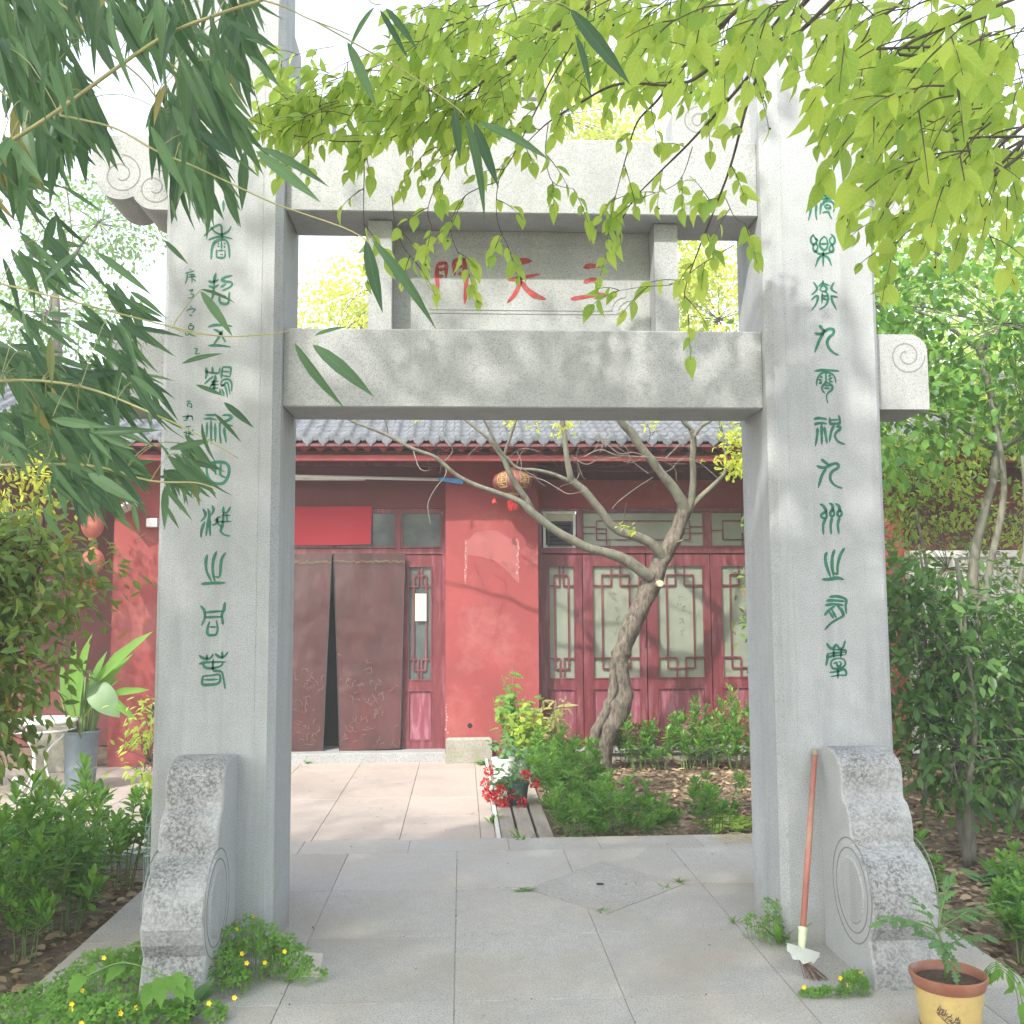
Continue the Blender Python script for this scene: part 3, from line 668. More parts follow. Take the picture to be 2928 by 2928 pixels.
# recessed wall: beam above, transom band, door leaves
x_l, x_d = -2.445, -.168
bz0, bz1 = 2.53, 3.02
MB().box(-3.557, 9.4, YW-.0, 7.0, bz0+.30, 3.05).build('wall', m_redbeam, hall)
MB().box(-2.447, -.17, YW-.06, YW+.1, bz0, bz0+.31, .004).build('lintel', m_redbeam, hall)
MB().box(.797, 3.399, YW-.06, YW+.1, bz0, bz0+.31, .004).build('lintel', m_redwall, hall)
MB().box(4.70, 8.2, YW-.06, YW+.1, bz0, bz0+.31, .004).build('lintel', m_redwall, hall)
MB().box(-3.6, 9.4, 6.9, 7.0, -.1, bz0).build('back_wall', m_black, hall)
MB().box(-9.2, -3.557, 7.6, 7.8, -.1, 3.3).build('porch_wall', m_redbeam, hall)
MB().box(-9.0, 9.4, YW-.06, YW+.06, 2.99, 3.06, .004).build('tie_beam', m_redwood, hall)
# fascia + eave board
MB().box(-9.2, 10.5, 5.44, 5.50, 2.93, 2.99, .006).build('fascia_board', m_redwall, hall)
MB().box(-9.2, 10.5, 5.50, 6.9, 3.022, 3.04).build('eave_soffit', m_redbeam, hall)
fz = MB()
rafm = MB().box(-.022, .022, -.05, .35, -.03, .03, .004)
for i in range(96):
    x = -6.2+i*.155
    o = MB().prism([(-.074, .03), (-.05, -.01), (-.02, -.03), (0, -.044), (.02, -.03), (.05, -.01), (.074, .03)], 1, -.03, 0) if i == 0 else None
    if i == 0: sc0 = o.build('eave_scallop', m_redwall, None); sc0.parent = hall; sc0.location = Vector((x, 5.435, 3.06))-Vector(hall.location)
    else:
        q = sc0.copy(); C.objects.link(q); q.parent = hall; q.location = Vector((x, 5.435, 3.06))-Vector(hall.location)
# roof: slope from eave (Y 5.30, z 3.13) to ridge
EY, EZ, RY, RZ = 5.34, 3.135, 7.95, 4.30
sl = math.atan2(RZ-EZ, RY-EY); SLN = math.hypot(RZ-EZ, RY-EY)
rb = MB(); rb.prism([(EY, EZ-.05), (RY, RZ-.05), (RY, RZ-.1), (RY, 3.05), (EY, EZ-.075)], 0, -6.9, 10.4)
rf = rb.build('roof', m_redbeam, hall)
MB().prism([(RY, RZ-.06), (10.5, EZ-.1), (10.5, EZ-.16), (RY, RZ-.2)], 0, -6.9, 10.4).build('rear_slope', m_tile, rf)
TP, TR = .155, .172
def tile_mesh():
    # one S-shaped roll tile: roll on one side, pan on the other, thick lower lip
    prof = []
    for i in range(6): a = PI*i/5; prof.append((-.0775+.0+.038-.038*math.cos(a), .034*math.sin(a)))
    for i in range(1, 6): u = i/5; prof.append((.0-.0015+u*.0790, -.016*math.sin(PI*u)))
    L = .2; m = MB(); vs = []
    for t, dz in ((0, .014), (L, 0)):
        vs += [(x, t*math.cos(sl), z+dz+t*math.sin(sl)) for x, z in prof]
    n = len(prof); vs += [(x, 0, z+.014-.013) for x, z in prof]
    fs = [(i, i+1, i+1+n, i+n) for i in range(n-1)]+[(i+2*n, i+1+2*n, i+1, i) for i in range(n-1)]
    m.add(vs, fs); return m
tm = tile_mesh().build('tile', m_tile, rf); tme = tm.data; tme.shade_smooth(); tme.set_sharp_from_angle(angle=R(50))
roffs = worldloc(rf)
base = np.array([v.co[:] for v in tme.vertices])+np.array(roffs)
tri = [tuple(p.vertices) for p in tme.polygons]
ctv = None; rest = MB(); first = True
cols = int(17.2/TP); rows = int(SLN/TR)+1
cnt = 0
for j in range(rows):
    for i in range(cols):
        x = -6.82+TP*i; y = EY+TR*j*math.cos(sl); z = EZ+TR*j*math.sin(sl)
        big = (j < 4 and ((-1.35 < x < 3.55) or (-3.75 < x < -2.1)) ) and cnt < 300
        jx, jz = random.uniform(-.003, .003), random.uniform(-.002, .003)
        if big:
            if first: o = tm; first = False
            else: o = bpy.data.objects.new('tile', tme); C.objects.link(o); o.parent = rf
            o.location = Vector((x+jx, y, z+jz)); cnt += 1
        else:
            rest.add([(float(b[0])+x+jx, float(b[1])+y, float(b[2])+z+jz) for b in base], tri)
# meshes were built relative to the roof, so joined tiles are shifted back
o = rest.build('roof_tiling', m_tile, None); o.data.shade_smooth(); o.data.set_sharp_from_angle(angle=R(50)); o.parent = rf
o.location = -Vector(roffs); tag(o, kind='stuff')
# ridge
MB().box(-6.9, 10.4, RY-.09, RY+.09, RZ-.06, RZ+.16, .02).build('ridge', m_tile, rf)
# round caps and drip tiles along the eave
cap = MB(); n = 14
cap.lathe([(.036, -.02), (.040, 0), (.033, .004), (.030, .001), (.018, .004), (.012, .001), (.0, .006)], (0, 0, 0), 14, False)
cap.v = [(x, -z, y) for x, y, z in cap.v]
dr = MB(); dP = [(-.05, .034), (-.05, -.008), (-.038, -.026), (-.018, -.04), (0, -.066), (.018, -.04), (.038, -.026), (.05, -.008), (.05, .034), (0, .014)]
dr.prism(dP, 1, -.008, .006); dr.prism([(x*.72, z*.7) for x, z in dP], 1, -.012, -.008)
cap0 = dr0 = None
hl = Vector(worldloc(rf))
for i in range(cols):
    x = -6.82+TP*i
    if cap0 is None:
        cap0 = cap.build('cap_tile', m_tile, None); cap0.parent = rf; dr0 = dr.build('drip_tile', m_tile, None); dr0.parent = rf; a, b = cap0, dr0
    else:
        a = cap0.copy(); C.objects.link(a); a.parent = rf; b = dr0.copy(); C.objects.link(b); b.parent = rf
    a.location = Vector((x-.0395, EY-.004, EZ+.018))-hl; b.location = Vector((x+.038, EY-.004, EZ-.012))-hl
m_faded = plain('faded_ink', (.13, .10, .085), .2, 20)
# ---- right bay: four lattice door leaves with frosted glass
def frame(m, x0, x1, z0, z1, w, y0, y1):
    m.box(x0, x0+w, y0, y1, z0, z1); m.box(x1-w, x1, y0, y1, z0, z1)
    m.box(x0+w, x1-w, y0, y1, z1-w, z1); m.box(x0+w, x1-w, y0, y1, z0, z0+w)
def lattice(m, x0, x1, z0, z1, Y, k=.2, w=.016):
    X = lambda u: x0+(x1-x0)*u
    Z = lambda v: z1-(z1-z0)*v
    def vb(u, v0, v1): m.box(X(u)-w/2, X(u)+w/2, Y, Y+.018, Z(v1), Z(v0))
    def hb(v, u0, u1): m.box(X(u0), X(u1), Y-.002, Y+.016, Z(v)-w/2, Z(v)+w/2)
    a, b = k, 1-k; c0, c1 = k+.2, 1-k-.2
    vb(a, .0+.08, .92); vb(b, .08, .92)
    for v, s in ((0, 1), (1, -1)):
        hb(v+s*.175, 0, c0); hb(v+s*.175, c1, 1); hb(v+s*.08, a, b)
        for u in (c0, c1): vb(u, *((v, v+s*.175) if s > 0 else (v-.175, v)))
def leaf_door(x0, x1, g0, g1, name='door_leaf', glass=m_glass, handle=None):
    zt, zb = 2.035, .0; zg1, zg0 = 1.92, .705; zp1, zp0 = .61, .08
    m = MB(); y0, y1 = YW-.055, YW-.012
    m.box(x0, g0, y0, y1, zb, zt); m.box(g1, x1, y0, y1, zb, zt)
    m.box(g0, g1, y0, y1, zg1, zt); m.box(g0, g1, y0, y1, zp1, zg0); m.box(g0, g1, y0, y1, zb, zp0)
    frame(m, g0, g1, zg0, zg1, .014, y0-.008, y0+.012); frame(m, g0+.004, g1-.004, zp0, zp1, .014, y0-.006, y0+.012)
    d = m.build(name, m_redwood, hall)
    MB().box(g0, g1, y0+.028, y0+.036, zg0, zg1).build('pane', glass, d)
    l = MB(); lattice(l, g0+.014, g1-.014, zg0+.014, zg1-.014, y0+.006, .2 if g1-g0 > .35 else .22); l.build('lattice', m_redwood, d)
    MB().box(g0+.018, g1-.018, y0+.016, y0+.03, zp0+.014, zp1-.014).build('lower_panel', m_panelwood, d)
    if handle:
        h = MB(); h.tube([(handle, y0-.02, 1.04), (handle, y0-.02, 1.16)], .006, 8); h.box(handle-.006, handle+.006, y0-.02, y0, 1.045, 1.055); h.box(handle-.006, handle+.006, y0-.02, y0, 1.145, 1.155)
        h.build('handle', m_redwood, d)
    return d
dl = [leaf_door(.86, 1.288, .923, 1.212), leaf_door(1.297, 1.974, 1.392, 1.913, handle=1.955), leaf_door(1.985, 2.675, 2.094, 2.609, handle=2.005), leaf_door(2.685, 3.38, 2.791, 3.30)]
for d, gx in ((dl[1], [(672, 1000), (690, 1060), (688, 1120), (692, 1180)]), (dl[2], [(1025, 1015), (1040, 1070), (1040, 1130), (1045, 1185)])):
    k = MB()
    for (cx_, cy_) in gx:
        for _ in range(6):
            u0, v0 = random.uniform(-14, 10), random.uniform(-22, 18); a_ = random.choice([0, 0, 1.5, 1.2, -.7]); L_ = random.uniform(8, 24)
            k.stroke([B_(cx_+u0+L_*t*math.cos(a_), cy_+v0+L_*t*math.sin(a_)+2*math.sin(3*t), YW-.028) for t in (0, .5, 1)], .006, N_, .0008)
    tag(k.build('faded_writing', m_faded, d), kind='stuff')
m = MB(); m.box(.797, .858, YW-.09, YW, -.0, bz0); m.box(.8, 3.399, YW-.075, YW-.01, 2.045, 2.105)
m.box(.858, 3.399, YW-.07, YW-.01, 2.50, bz0-.002)
m.box(1.235, 1.29, YW-.066, YW-.02, 2.107, 2.498); m.box(2.632, 2.69, YW-.066, YW-.02, 2.107, 2.498)
m.build('door_frame', m_redwood, hall)
def transom(x0, x1, lat=True, glass=m_glass):
    d = MB(); frame(d, x0, x1, 2.107, 2.498, .018, YW-.06, YW-.03); o = d.build('transom_window', m_redwood, hall)
    MB().box(x0+.018, x1-.018, YW-.04, YW-.034, 2.125, 2.48).build('pane', glass, o)
    if lat:
        l = MB(); w = .012; Y = YW-.056
        H = lambda z, u0, u1: l.box(x0+(x1-x0)*u0, x0+(x1-x0)*u1, Y-.002, Y+.012, z-w/2, z+w/2)
        V = lambda u, z0, z1: l.box(x0+(x1-x0)*u-w/2, x0+(x1-x0)*u+w/2, Y, Y+.014, z0, z1)
        if x1-x0 > 1:
            H(2.395, .12, .88); H(2.19, .12, .88); V(.12, 2.19, 2.395); V(.88, 2.19, 2.395)
            H(2.33, .0, .12); H(2.26, 0, .2); H(2.33, .88, 1); H(2.26, .8, 1); V(.2, 2.107, 2.31); V(.8, 2.107, 2.31); H(2.31, .12, .2); H(2.31, .8, .88)
        else:
            H(2.395, .2, .8); H(2.19, .2, .8); V(.2, 2.19, 2.395); V(.8, 2.19, 2.395); H(2.29, 0, .2); H(2.29, .8, 1); V(.5, 2.107, 2.26); V(.5, 2.33, 2.498)
        l.build('lattice', m_redwood, o)
    return o
transom(1.292, 2.63); transom(2.692, 3.398)
# exhaust louvre set in the first transom
lv = MB(); frame(lv, .875, 1.225, 2.107, 2.498, .028, YW-.062, YW-.03); lo = lv.build('vent_frame', m_offwhite, hall)
MB().box(.903, 1.197, YW-.045, YW-.035, 2.39, 2.47).build('board', m_tan, lo)
MB().box(.93, 1.18, YW-.05, YW-.045, 2.125, 2.385).build('grille_back', m_black, lo)
for i in range(6):
    z = 2.145+i*.042
    MB().prism([(YW-.078, z), (YW-.052, z+.03), (YW-.05, z+.026), (YW-.074, z-.004)], 0, .94, 1.17).build('louvre_blade', m_dark, lo)
frame_l = MB(); frame(frame_l, .922, 1.188, 2.118, 2.392, .018, YW-.075, YW-.05); frame_l.build('grille_frame', m_dark, lo)
pg = MB(); pg.box(-.6, 3.4, YW-.30, YW-.285, 2.92, 2.935)
pg.v = []; pg.f = []; pg.tube([(.62, YP-.06, 2.895), (3.6, YP-.06, 2.885)], .009, 8); pg.build('wall_pipe', m_redwood, hall)
# sill and plinth under the right bay
MB().box(.797, 3.399, YW-.32, YW+.1, -.035, .0, .004).build('sill', m_sill, hall)
MB().box(.797, 3.399, YW-.28, YW+.1, -.2, -.035).build('plinth', m_oldstone, hall)
# ---- left bay: curtained doorway
leaf_door(-.636, -.212, -.575, -.315, glass=m_glassdark)
pz = MB(); ca, cb = A_(733, 980, YW-.06), A_(794, 1128, YW-.06)
tag(pz.box(ca.x, cb.x, YW-.066, YW-.061, cb.z, ca.z).build('paper_notice', m_paper), 'blank cream paper strip pasted on the narrow glazed door beside the curtain', 'notice')
m = MB(); m.box(-.21, -.17, YW-.07, YW, 0, bz0); m.box(-2.44, -.21, YW-.07, YW-.01, 2.042, 2.10); m.box(-2.44, -.21, YW-.066, YW-.01, 2.495, bz0-.002); m.box(-.70, -.655, YW-.064, YW-.01, 2.10, 2.495)
m.box(-2.44, -2.36, YW-.07, YW, 0, 2.04); m.build('door_frame', m_redwood, hall)
for a, b in ((-.652, -.212), (-1.35, -.702), (-2.36, -1.36)): transom(a, b, False, m_glassdark)
MB().box(-2.445, -.168, YW-.32, YW+.5, -.2, .0, .006).build('threshold', m_sill, hall)
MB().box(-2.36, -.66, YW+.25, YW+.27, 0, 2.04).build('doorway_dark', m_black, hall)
def curtain(pts_top, pts_bot, name, label):
    NX, NZ = 34, 60; vs = []; fs = []
    (xa, za), (xb, zb) = pts_top; (xc, zc), (xd, zd) = pts_bot
    for j in range(NZ+1):
        v = j/NZ
        for i in range(NX+1):
            u = i/NX; x0 = xa+(xc-xa)*v**.9; x1 = xb+(xd-xb)*v
            x = x0+(x1-x0)*u; z = za+(zc-za)*v+((zb-za)*(1-v)+(zd-zc)*v)*u
            w = .012*mn.noise(Vector((x*3.2, z*1.5, xa)))+.004*mn.noise(Vector((x*9, z*6, 4+xa)))+.002*mn.noise(Vector((x*22, z*18, 1)))
            cr = .006*abs(mn.noise(Vector((x*2+3, z*7, 9))))*(1 if v > .25 else v*4)
            vs.append((x, YW-.13-w-cr-.02*math.sin(u*3)*v, z))
    for j in range(NZ):
        for i in range(NX):
            a = j*(NX+1)+i; fs.append((a, a+1, a+NX+2, a+NX+1))
    t = thing(name, label, 'curtain', (vs[0][0], YW-.13, 0), 0, 'split door curtains')
    o = MB().add(vs, fs).build('sheet', m_curtain, t, True)
    e = MB(); nx = NX+1
    for k in (0, NX): e.tube([vs[j*nx+k] for j in range(0, NZ+1, 3)], .006, 5)
    e.build('hem', m_dark, t)
    g_ = MB(); zt = za-.09
    for i in range(26):
        x = xa+(xb-xa)*(i+.5)/26; s_ = .012
        g_.stroke([(x-s_, YW-.155, zt+random.uniform(-.01, .01)), (x, YW-.156, zt+random.uniform(-.015, .02)), (x+s_*1.3, YW-.155, zt+random.uniform(-.012, .012))], .006, N_, .001)
    tag(g_.build('gold_border', m_goldim, t), kind='stuff')
    sc = MB()
    for q in range(56):
        u = random.uniform(.08, .92); v = random.uniform(.62, .97)
        if q < 6: v = random.uniform(.5, .75)
        x0 = xa+(xc-xa)*v; x1 = xb+(xd-xb)*v; x = x0+(x1-x0)*u; z = za+(zc-za)*v
        pts = [Vector((x, YW-.16, z))]
        a = random.choice([0, PI/2, PI/2, PI*.5])+random.uniform(-.5, .5)
        for k in range(random.randint(2, 5)):
            a += random.choice([-1.3, -.5, .2, .6, 1.5]); p = pts[-1]+Vector((math.cos(a), 0, math.sin(a)))*random.uniform(.01, .035)
            p.x = min(max(p.x, x0+.02), x1-.02); p.z = min(max(p.z, .03), 1.5); pts.append(p)
        sc.stroke(pts, .004, N_, .0003)
    tag(sc.build('scuff_marks', m_scuff, t), kind='stuff')
    return t
X_ = lambda x: A_(x, 1200, YW-.13).x; Z_ = lambda y: A_(500, y, YW-.13).z
curtain(((-1.95, 2.045), (X_(278), 2.045)), ((-1.98, Z_(1835)), (X_(240), Z_(1835))), 'door_curtain', 'brown sheet curtain between the dark doorway slit and the left stone pillar')
curtain(((X_(286), 2.05), (X_(678), 2.05)), ((X_(330), Z_(1830)), (X_(655), Z_(1818))), 'door_curtain', 'crumpled brown sheet curtain covered in white scuffs beside the narrow glazed door')
# red cloth banner over the doorway
b0, b1 = A_(500, 508, YW-.1), A_(490, 712, YW-.1); vs = []; fs = []
for j in range(9):
    for i in range(25):
        u, v = i/24, j/8; vs.append((-2.05+(b0.x+2.05)*u-.01*v*u, YW-.1-.01*math.sin(u*9+v)-.012*v, b0.z+.0+(b1.z-b0.z)*v-.012*math.sin(PI*u)*v))
for j in range(8):
    for i in range(24): a = j*25+i; fs.append((a, a+1, a+26, a+25))
tag(MB().add(vs, fs).build('cloth_banner', m_banner, None, True), 'plain red cloth banner hung across the glass above the curtained doorway', 'banner')
# strip (rolled sheet) under the eave
aw = thing('rolled_awning', 'white rolled plastic sheet with a blue end slung under the eave above the doorway', 'awning', (-1.2, 5.9, 2.8))
a0, a1, a2 = A_(40, 342, YP-.1), A_(860, 362, YP-.1), A_(992, 372, YP-.1)
a00 = Vector((-2.5, a0.y, a0.z+.03))
MB().tube([a00, a0, a1], .017, 8).build('white_roll', m_white, aw, True)
v_ = [a1+Vector((0, -.01, .02)), a2+Vector((0, -.01, .025)), a2+Vector((0, -.01, -.03)), a1+Vector((0, -.01, -.012))]
MB().add(v_+[p+Vector((0, .02, 0)) for p in v_], [(0, 1, 2, 3), (7, 6, 5, 4), (0, 4, 5, 1), (1, 5, 6, 2), (2, 6, 7, 3), (3, 7, 4, 0)]).build('blue_end', m_blue, aw)
MB().box(-1.95, -1.0, YP-.09, YP-.06, 2.79, 2.83).build('tube_light', m_offwhite, aw)
# white sliding doors of the far right bay, mostly behind the trees
sw = thing('white_sliding_door', 'white framed door wall with ribbed pale panels seen through the trees beyond the right pillar', 'door', (6.2, YW-.1, 0))
m = MB(); frame(m, 4.71, 8.18, -.1, 2.06, .07, YW-.16, YW-.1)
for x in (5.35, 6.05, 6.75): m.box(x-.03, x+.03, YW-.158, YW-.102, -.03, 1.99)
m.build('frame', m_white, sw)
for x0, x1 in ((4.78, 5.32), (5.38, 6.02), (6.08, 6.72), (6.78, 8.11)):
    m = MB()
    n = int((x1-x0)/.05)
    for i in range(n): m.box(x0+i*.05, x0+i*.05+.042, YW-.13, YW-.12, .0, 1.97)
    m.box(x0, x1, YW-.12, YW-.115, -.03, 1.99); m.build('ribbed_panel', m_offwhite, sw)
m = MB(); m.box(4.70, 8.2, YW-.12, YW, 2.07, bz0); m.build('header', m_redbeam, hall)
for x in (6.2, 6.9):
    m = MB(); frame(m, x, x+.5, .5, 1.4, .04, YW-.19, YW-.165); m.build('red_sash', m_redwood, sw)

# ================================================================== PLANTS
def curve(pts, sub=4):
    pts = [Vector(p) for p in pts]; q = []
    for i in range(len(pts)-1):
        p0 = pts[max(i-1, 0)]; p1 = pts[i]; p2 = pts[i+1]; p3 = pts[min(i+2, len(pts)-1)]
        for k in range(sub):
            t = k/sub; q.append(.5*((2*p1)+(p2-p0)*t+(2*p0-5*p1+4*p2-p3)*t*t+(3*p1-p0-3*p2+p3)*t**3))
    q.append(pts[-1]); return q
def lerp_r(r, n): return [float(np.interp(i/(n-1), np.linspace(0, 1, len(r)), r)) for i in range(n)]

# ---- the bare-limbed courtyard tree
ct = thing('courtyard_tree', 'crooked smooth-barked tree with a split gnarled trunk leaning before the lattice doors', 'tree', (1.36, 5.4, -.1))
def ctp(l, Y0, Y1):
    n = len(l); pts = []; rad = []
    for i, q in enumerate(l):
        Y = Y0+(Y1-Y0)*i/(n-1); p = B_(q[0], q[1], Y); pts.append(p); rad.append(q[2]*.88*.528/FPX*(Y+4.508))
    c = curve(pts); return c, lerp_r(rad, len(c))
def limb(l, Y0, Y1, name='branch', mat=m_bark, n=9, wob=.1):
    c, r = ctp(l, Y0, Y1); return MB().tube(c, r, n, True, wob, seed=l[0][0]*.1).build(name, mat, ct, True)
limb([(598, 1985, 82), (600, 1920, 70), (612, 1800, 66), (645, 1700, 76), (690, 1600, 84), (715, 1500, 66), (705, 1400, 58), (703, 1330, 56), (730, 1250, 54), (795, 1100, 54), (842, 1000, 58), (888, 900, 60), (930, 800, 54), (985, 700, 49), (1030, 600, 44), (1057, 520, 46)], 5.45, 5.25, 'trunk', m_barkold, 16, .3)
limb([(575, 1960, 40), (560, 1850, 34), (570, 1740, 36), (620, 1640, 30), (650, 1560, 24), (672, 1480, 30), (668, 1400, 22), (670, 1330, 12)], 5.36, 5.30, 'trunk_ridge', m_barkold, 10, .35)
limb([(870, 890, 40), (840, 870, 38), (760, 810, 36), (700, 780, 34), (620, 755, 30), (540, 735, 28), (450, 690, 27), (360, 640, 26), (280, 580, 25), (220, 530, 24), (160, 480, 20), (60, 440, 16), (-80, 390, 14), (-176, 340, 12), (-236, 290, 13), (-306, 235, 12), (-416, 195, 11), (-536, 130, 10), (-616, 95, 10), (-746, 45, 8), (-950, -60, 5)], 5.25, 4.6)
limb([(235, 540, 16), (200, 470, 19), (150, 400, 18), (110, 330, 18), (75, 250, 16), (30, 190, 12), (-20, 130, 10), (-130, 40, 9), (-240, -60, 6)], 5.0, 4.7)
limb([(75, 250, 12), (95, 180, 10), (120, 110, 9), (150, 20, 7), (180, -80, 4)], 4.9, 4.7)
limb([(130, 290, 9), (60, 210, 9), (0, 100, 8), (-60, -20, 6)], 4.9, 4.6)
limb([(940, 790, 30), (915, 750, 31), (860, 700, 31), (790, 670, 30), (700, 640, 28), (650, 600, 26), (610, 540, 25), (560, 480, 25), (510, 420, 25), (450, 370, 23), (435, 330, 20), (415, 220, 18), (400, 80, 17), (380, -20, 15), (350, -160, 9)], 5.25, 4.8)
limb([(440, 375, 14), (350, 335, 12), (250, 310, 10), (150, 300, 9), (95, 240, 7)], 5.0, 4.85)
limb([(1060, 540, 40), (1040, 480, 38), (990, 400, 32), (930, 330, 28), (880, 260, 28), (820, 190, 27), (770, 110, 29), (720, 60, 26), (690, 0, 22), (640, -150, 14), (560, -320, 7)], 5.25, 4.8)
limb([(1070, 535, 30), (1095, 460, 25), (1103, 350, 20), (1100, 250, 20), (1105, 150, 20), (1090, 90, 15), (1050, 50, 14), (1000, -60, 9)], 5.25, 4.9)
limb([(1106, 130, 12), (1150, 70, 12), (1200, 40, 10), (1280, -60, 6)], 5.0, 4.9)
limb([(1075, 530, 24), (1110, 490, 20), (1150, 450, 18), (1220, 385, 15), (1270, 330, 12), (1280, 250, 10), (1260, 120, 9), (1240, 20, 9), (1230, -100, 5)], 5.25, 5.0)
st_ = B_(918, 925, 5.14)
MB().tube([st_+Vector((0, .03, 0)), st_+Vector((.004, -.035, 0))], .032, 12).build('cut_stub', m_tan, ct)
MB().tube([B_(1020, 700, 5.1), B_(1045, 690, 5.05)], .012, 6).build('twig_stub', m_bark, ct)
tw = MB()
def twig(m, pts, r, Y0, Y1):
    c, _ = ctp([(a, b, 1) for a, b in pts], Y0, Y1); m.tube(c, lerp_r([r, r*.4], len(c)), 5)
for l in ([(650, 720), (655, 700), (680, 690)], [(718, 625), (728, 560), (740, 490)], [(665, 520), (700, 480), (790, 410), (885, 350)], [(215, 345), (290, 365), (370, 410), (430, 440), (520, 420)],
          [(510, 240), (600, 200), (690, 230), (850, 240), (1000, 250), (1080, 250), (1150, 280), (1240, 360)], [(560, 60), (620, 150), (700, 220), (780, 215), (850, 240)], [(440, 230), (520, 280), (600, 250), (710, 240)],
          [(-236, 290), (-240, 340), (-300, 420), (-335, 500), (-320, 600)], [(-416, 195), (-380, 300), (-330, 310), (-340, 250)], [(-240, 260), (-200, 200), (-250, 100), (-240, 0)], [(-550, 130), (-560, 60), (-600, 0)],
          [(950, 250), (1040, 160), (1080, 110), (1180, 50)], [(800, 100), (870, 110), (960, 80), (990, 50)], [(480, 330), (470, 280), (430, 240)], [(520, 360), (500, 340), (470, 240), (490, 180)], [(860, 330), (780, 270), (740, 220), (660, 170), (560, 110)],
          [(860, 160), (870, 110), (850, 60)], [(600, 210), (640, 120), (700, 100), (740, 130)]):
    twig(tw, l, .006, 5.0, 4.8)
for i in range(26):
    x, y = random.uniform(-300, 1250), random.uniform(-20, 330); a = random.uniform(0, 2*PI); l = [(x, y)]
    for k in range(4): a += random.uniform(-.6, .6); x += math.cos(a)*45; y += math.sin(a)*38; l.append((x, min(y, 420)))
    twig(tw, l, .0035, random.uniform(4.7, 5.1), random.uniform(4.6, 5.0))
tag(tw.build('twigs', m_paletwig, ct), kind='stuff')
P_, D_ = [], []
for cx_, cy_, n_, s_ in ((130, 60, 16, 40), (390, 80, 30, 60), (250, 60, 14, 50), (780, 630, 10, 22), (-370, 20, 8, 20), (420, 20, 20, 60), (870, 60, 12, 40), (1330, 120, 120, 80), (1300, 250, 90, 70), (1350, 300, 60, 50), (710, 610, 5, 12)):
    for k in range(n_):
        P_.append(B_(cx_+random.gauss(0, s_*.6), cy_+random.gauss(0, s_*.5), random.uniform(4.7, 5.1))); D_.append(Vector((random.gauss(0, 1), random.gauss(-.3, .6), random.gauss(-.3, .6))))
me = leaf_mesh('foliage', ELLIP, P_, D_, rand_unit(len(P_))+np.array([0, 0, 1.2]), rng.uniform(.05, .08, len(P_)), m_yleaf, worldloc(ct)); tag(new_obj('foliage', me, ct), kind='stuff')

# ---- crowns built from clumps
def cluster_pts(blobs, n, per=12, spread=.13, shell=.5):
    vol = np.array([b[3]*b[4]*b[5] for b in blobs])**.75; k = np.maximum(1, (n*vol/vol.sum()/per).astype(int)); P = []; Dv = []; Cn = []
    for b, kk in zip(blobs, k):
        u = rand_unit(kk); r = rng.uniform(shell, 1.0, (kk, 1))**.7; c = np.array(b[:3])+u*r*np.array(b[3:6])
        Cn.append(c)
        p = np.repeat(c, per, 0)+rng.normal(size=(kk*per, 3))*spread*np.array([1, 1, .7]); P.append(p)
        Dv.append(np.repeat(u, per, 0)*.7+rand_unit(kk*per)*.8+np.array([0, 0, -.35]))
    return np.concatenate(P), np.concatenate(Dv), np.concatenate(Cn)
def make_tree(name, label, cat, base, trunk_pts, r0, blobs, nleaf, lsize, lmat, bmat, shape=ELLIP, per=12, spread=.13, group=None, shell=.45, stems=1, twigs=True, r1=None):
    t = thing(name, label, cat, base, 0, group)
    B = Vector(base)
    for s in range(stems):
        off = Vector((random.uniform(-.18, .18), random.uniform(-.18, .18), 0)) if s else Vector((0, 0, 0))
        pts = [B+off+Vector(p)*(1-.12*s)+Vector((random.uniform(-.1, .1)*s, random.uniform(-.1, .1)*s, 0))*(i/len(trunk_pts)) for i, p in enumerate(trunk_pts)]
        c = curve(pts); MB().tube(c, lerp_r([r0*(1-.25*s), (r1 or r0*.35)*(1-.2*s)], len(c)), 9, True, .12, s).build('trunk', bmat, t, True)
    P, Dv, Cn = cluster_pts(blobs, nleaf, per, spread, shell)
    br = MB(); tip = [B+Vector(p) for p in trunk_pts]
    for b in blobs:
        c = Vector(b[:3]); j = min(range(len(tip)), key=lambda q: (tip[q]-c).length+max(0, tip[q].z-c.z)*1.5); s0 = tip[j]
        mid = (s0+c)/2+Vector((random.uniform(-.15, .15), random.uniform(-.15, .15), .1))
        q = curve([s0, mid, c]); br.tube(q, lerp_r([r0*.3, r0*.08], len(q)), 6)
        if twigs:
            near = [Vector(x) for x in Cn if abs((x[0]-b[0])/b[3]) < 1.1 and abs((x[1]-b[1])/b[4]) < 1.1 and abs((x[2]-b[2])/b[5]) < 1.1]
            for x in near[:: max(1, len(near)//26)]:
                m_ = (c+x)/2+Vector((random.uniform(-.08, .08), random.uniform(-.08, .08), random.uniform(0, .08)))
                q = curve([c, m_, x], 2); br.tube(q, lerp_r([r0*.05+.003, .0025], len(q)), 4)
    br.build('branches', bmat, t, True)
    me = leaf_mesh('crown', shape, P, Dv, rand_unit(len(P))*.8+np.array([0, 0, 1.0]), rng.uniform(.75, 1.25, len(P))*lsize, lmat, B)
    new_obj('crown', me, t)
    return t

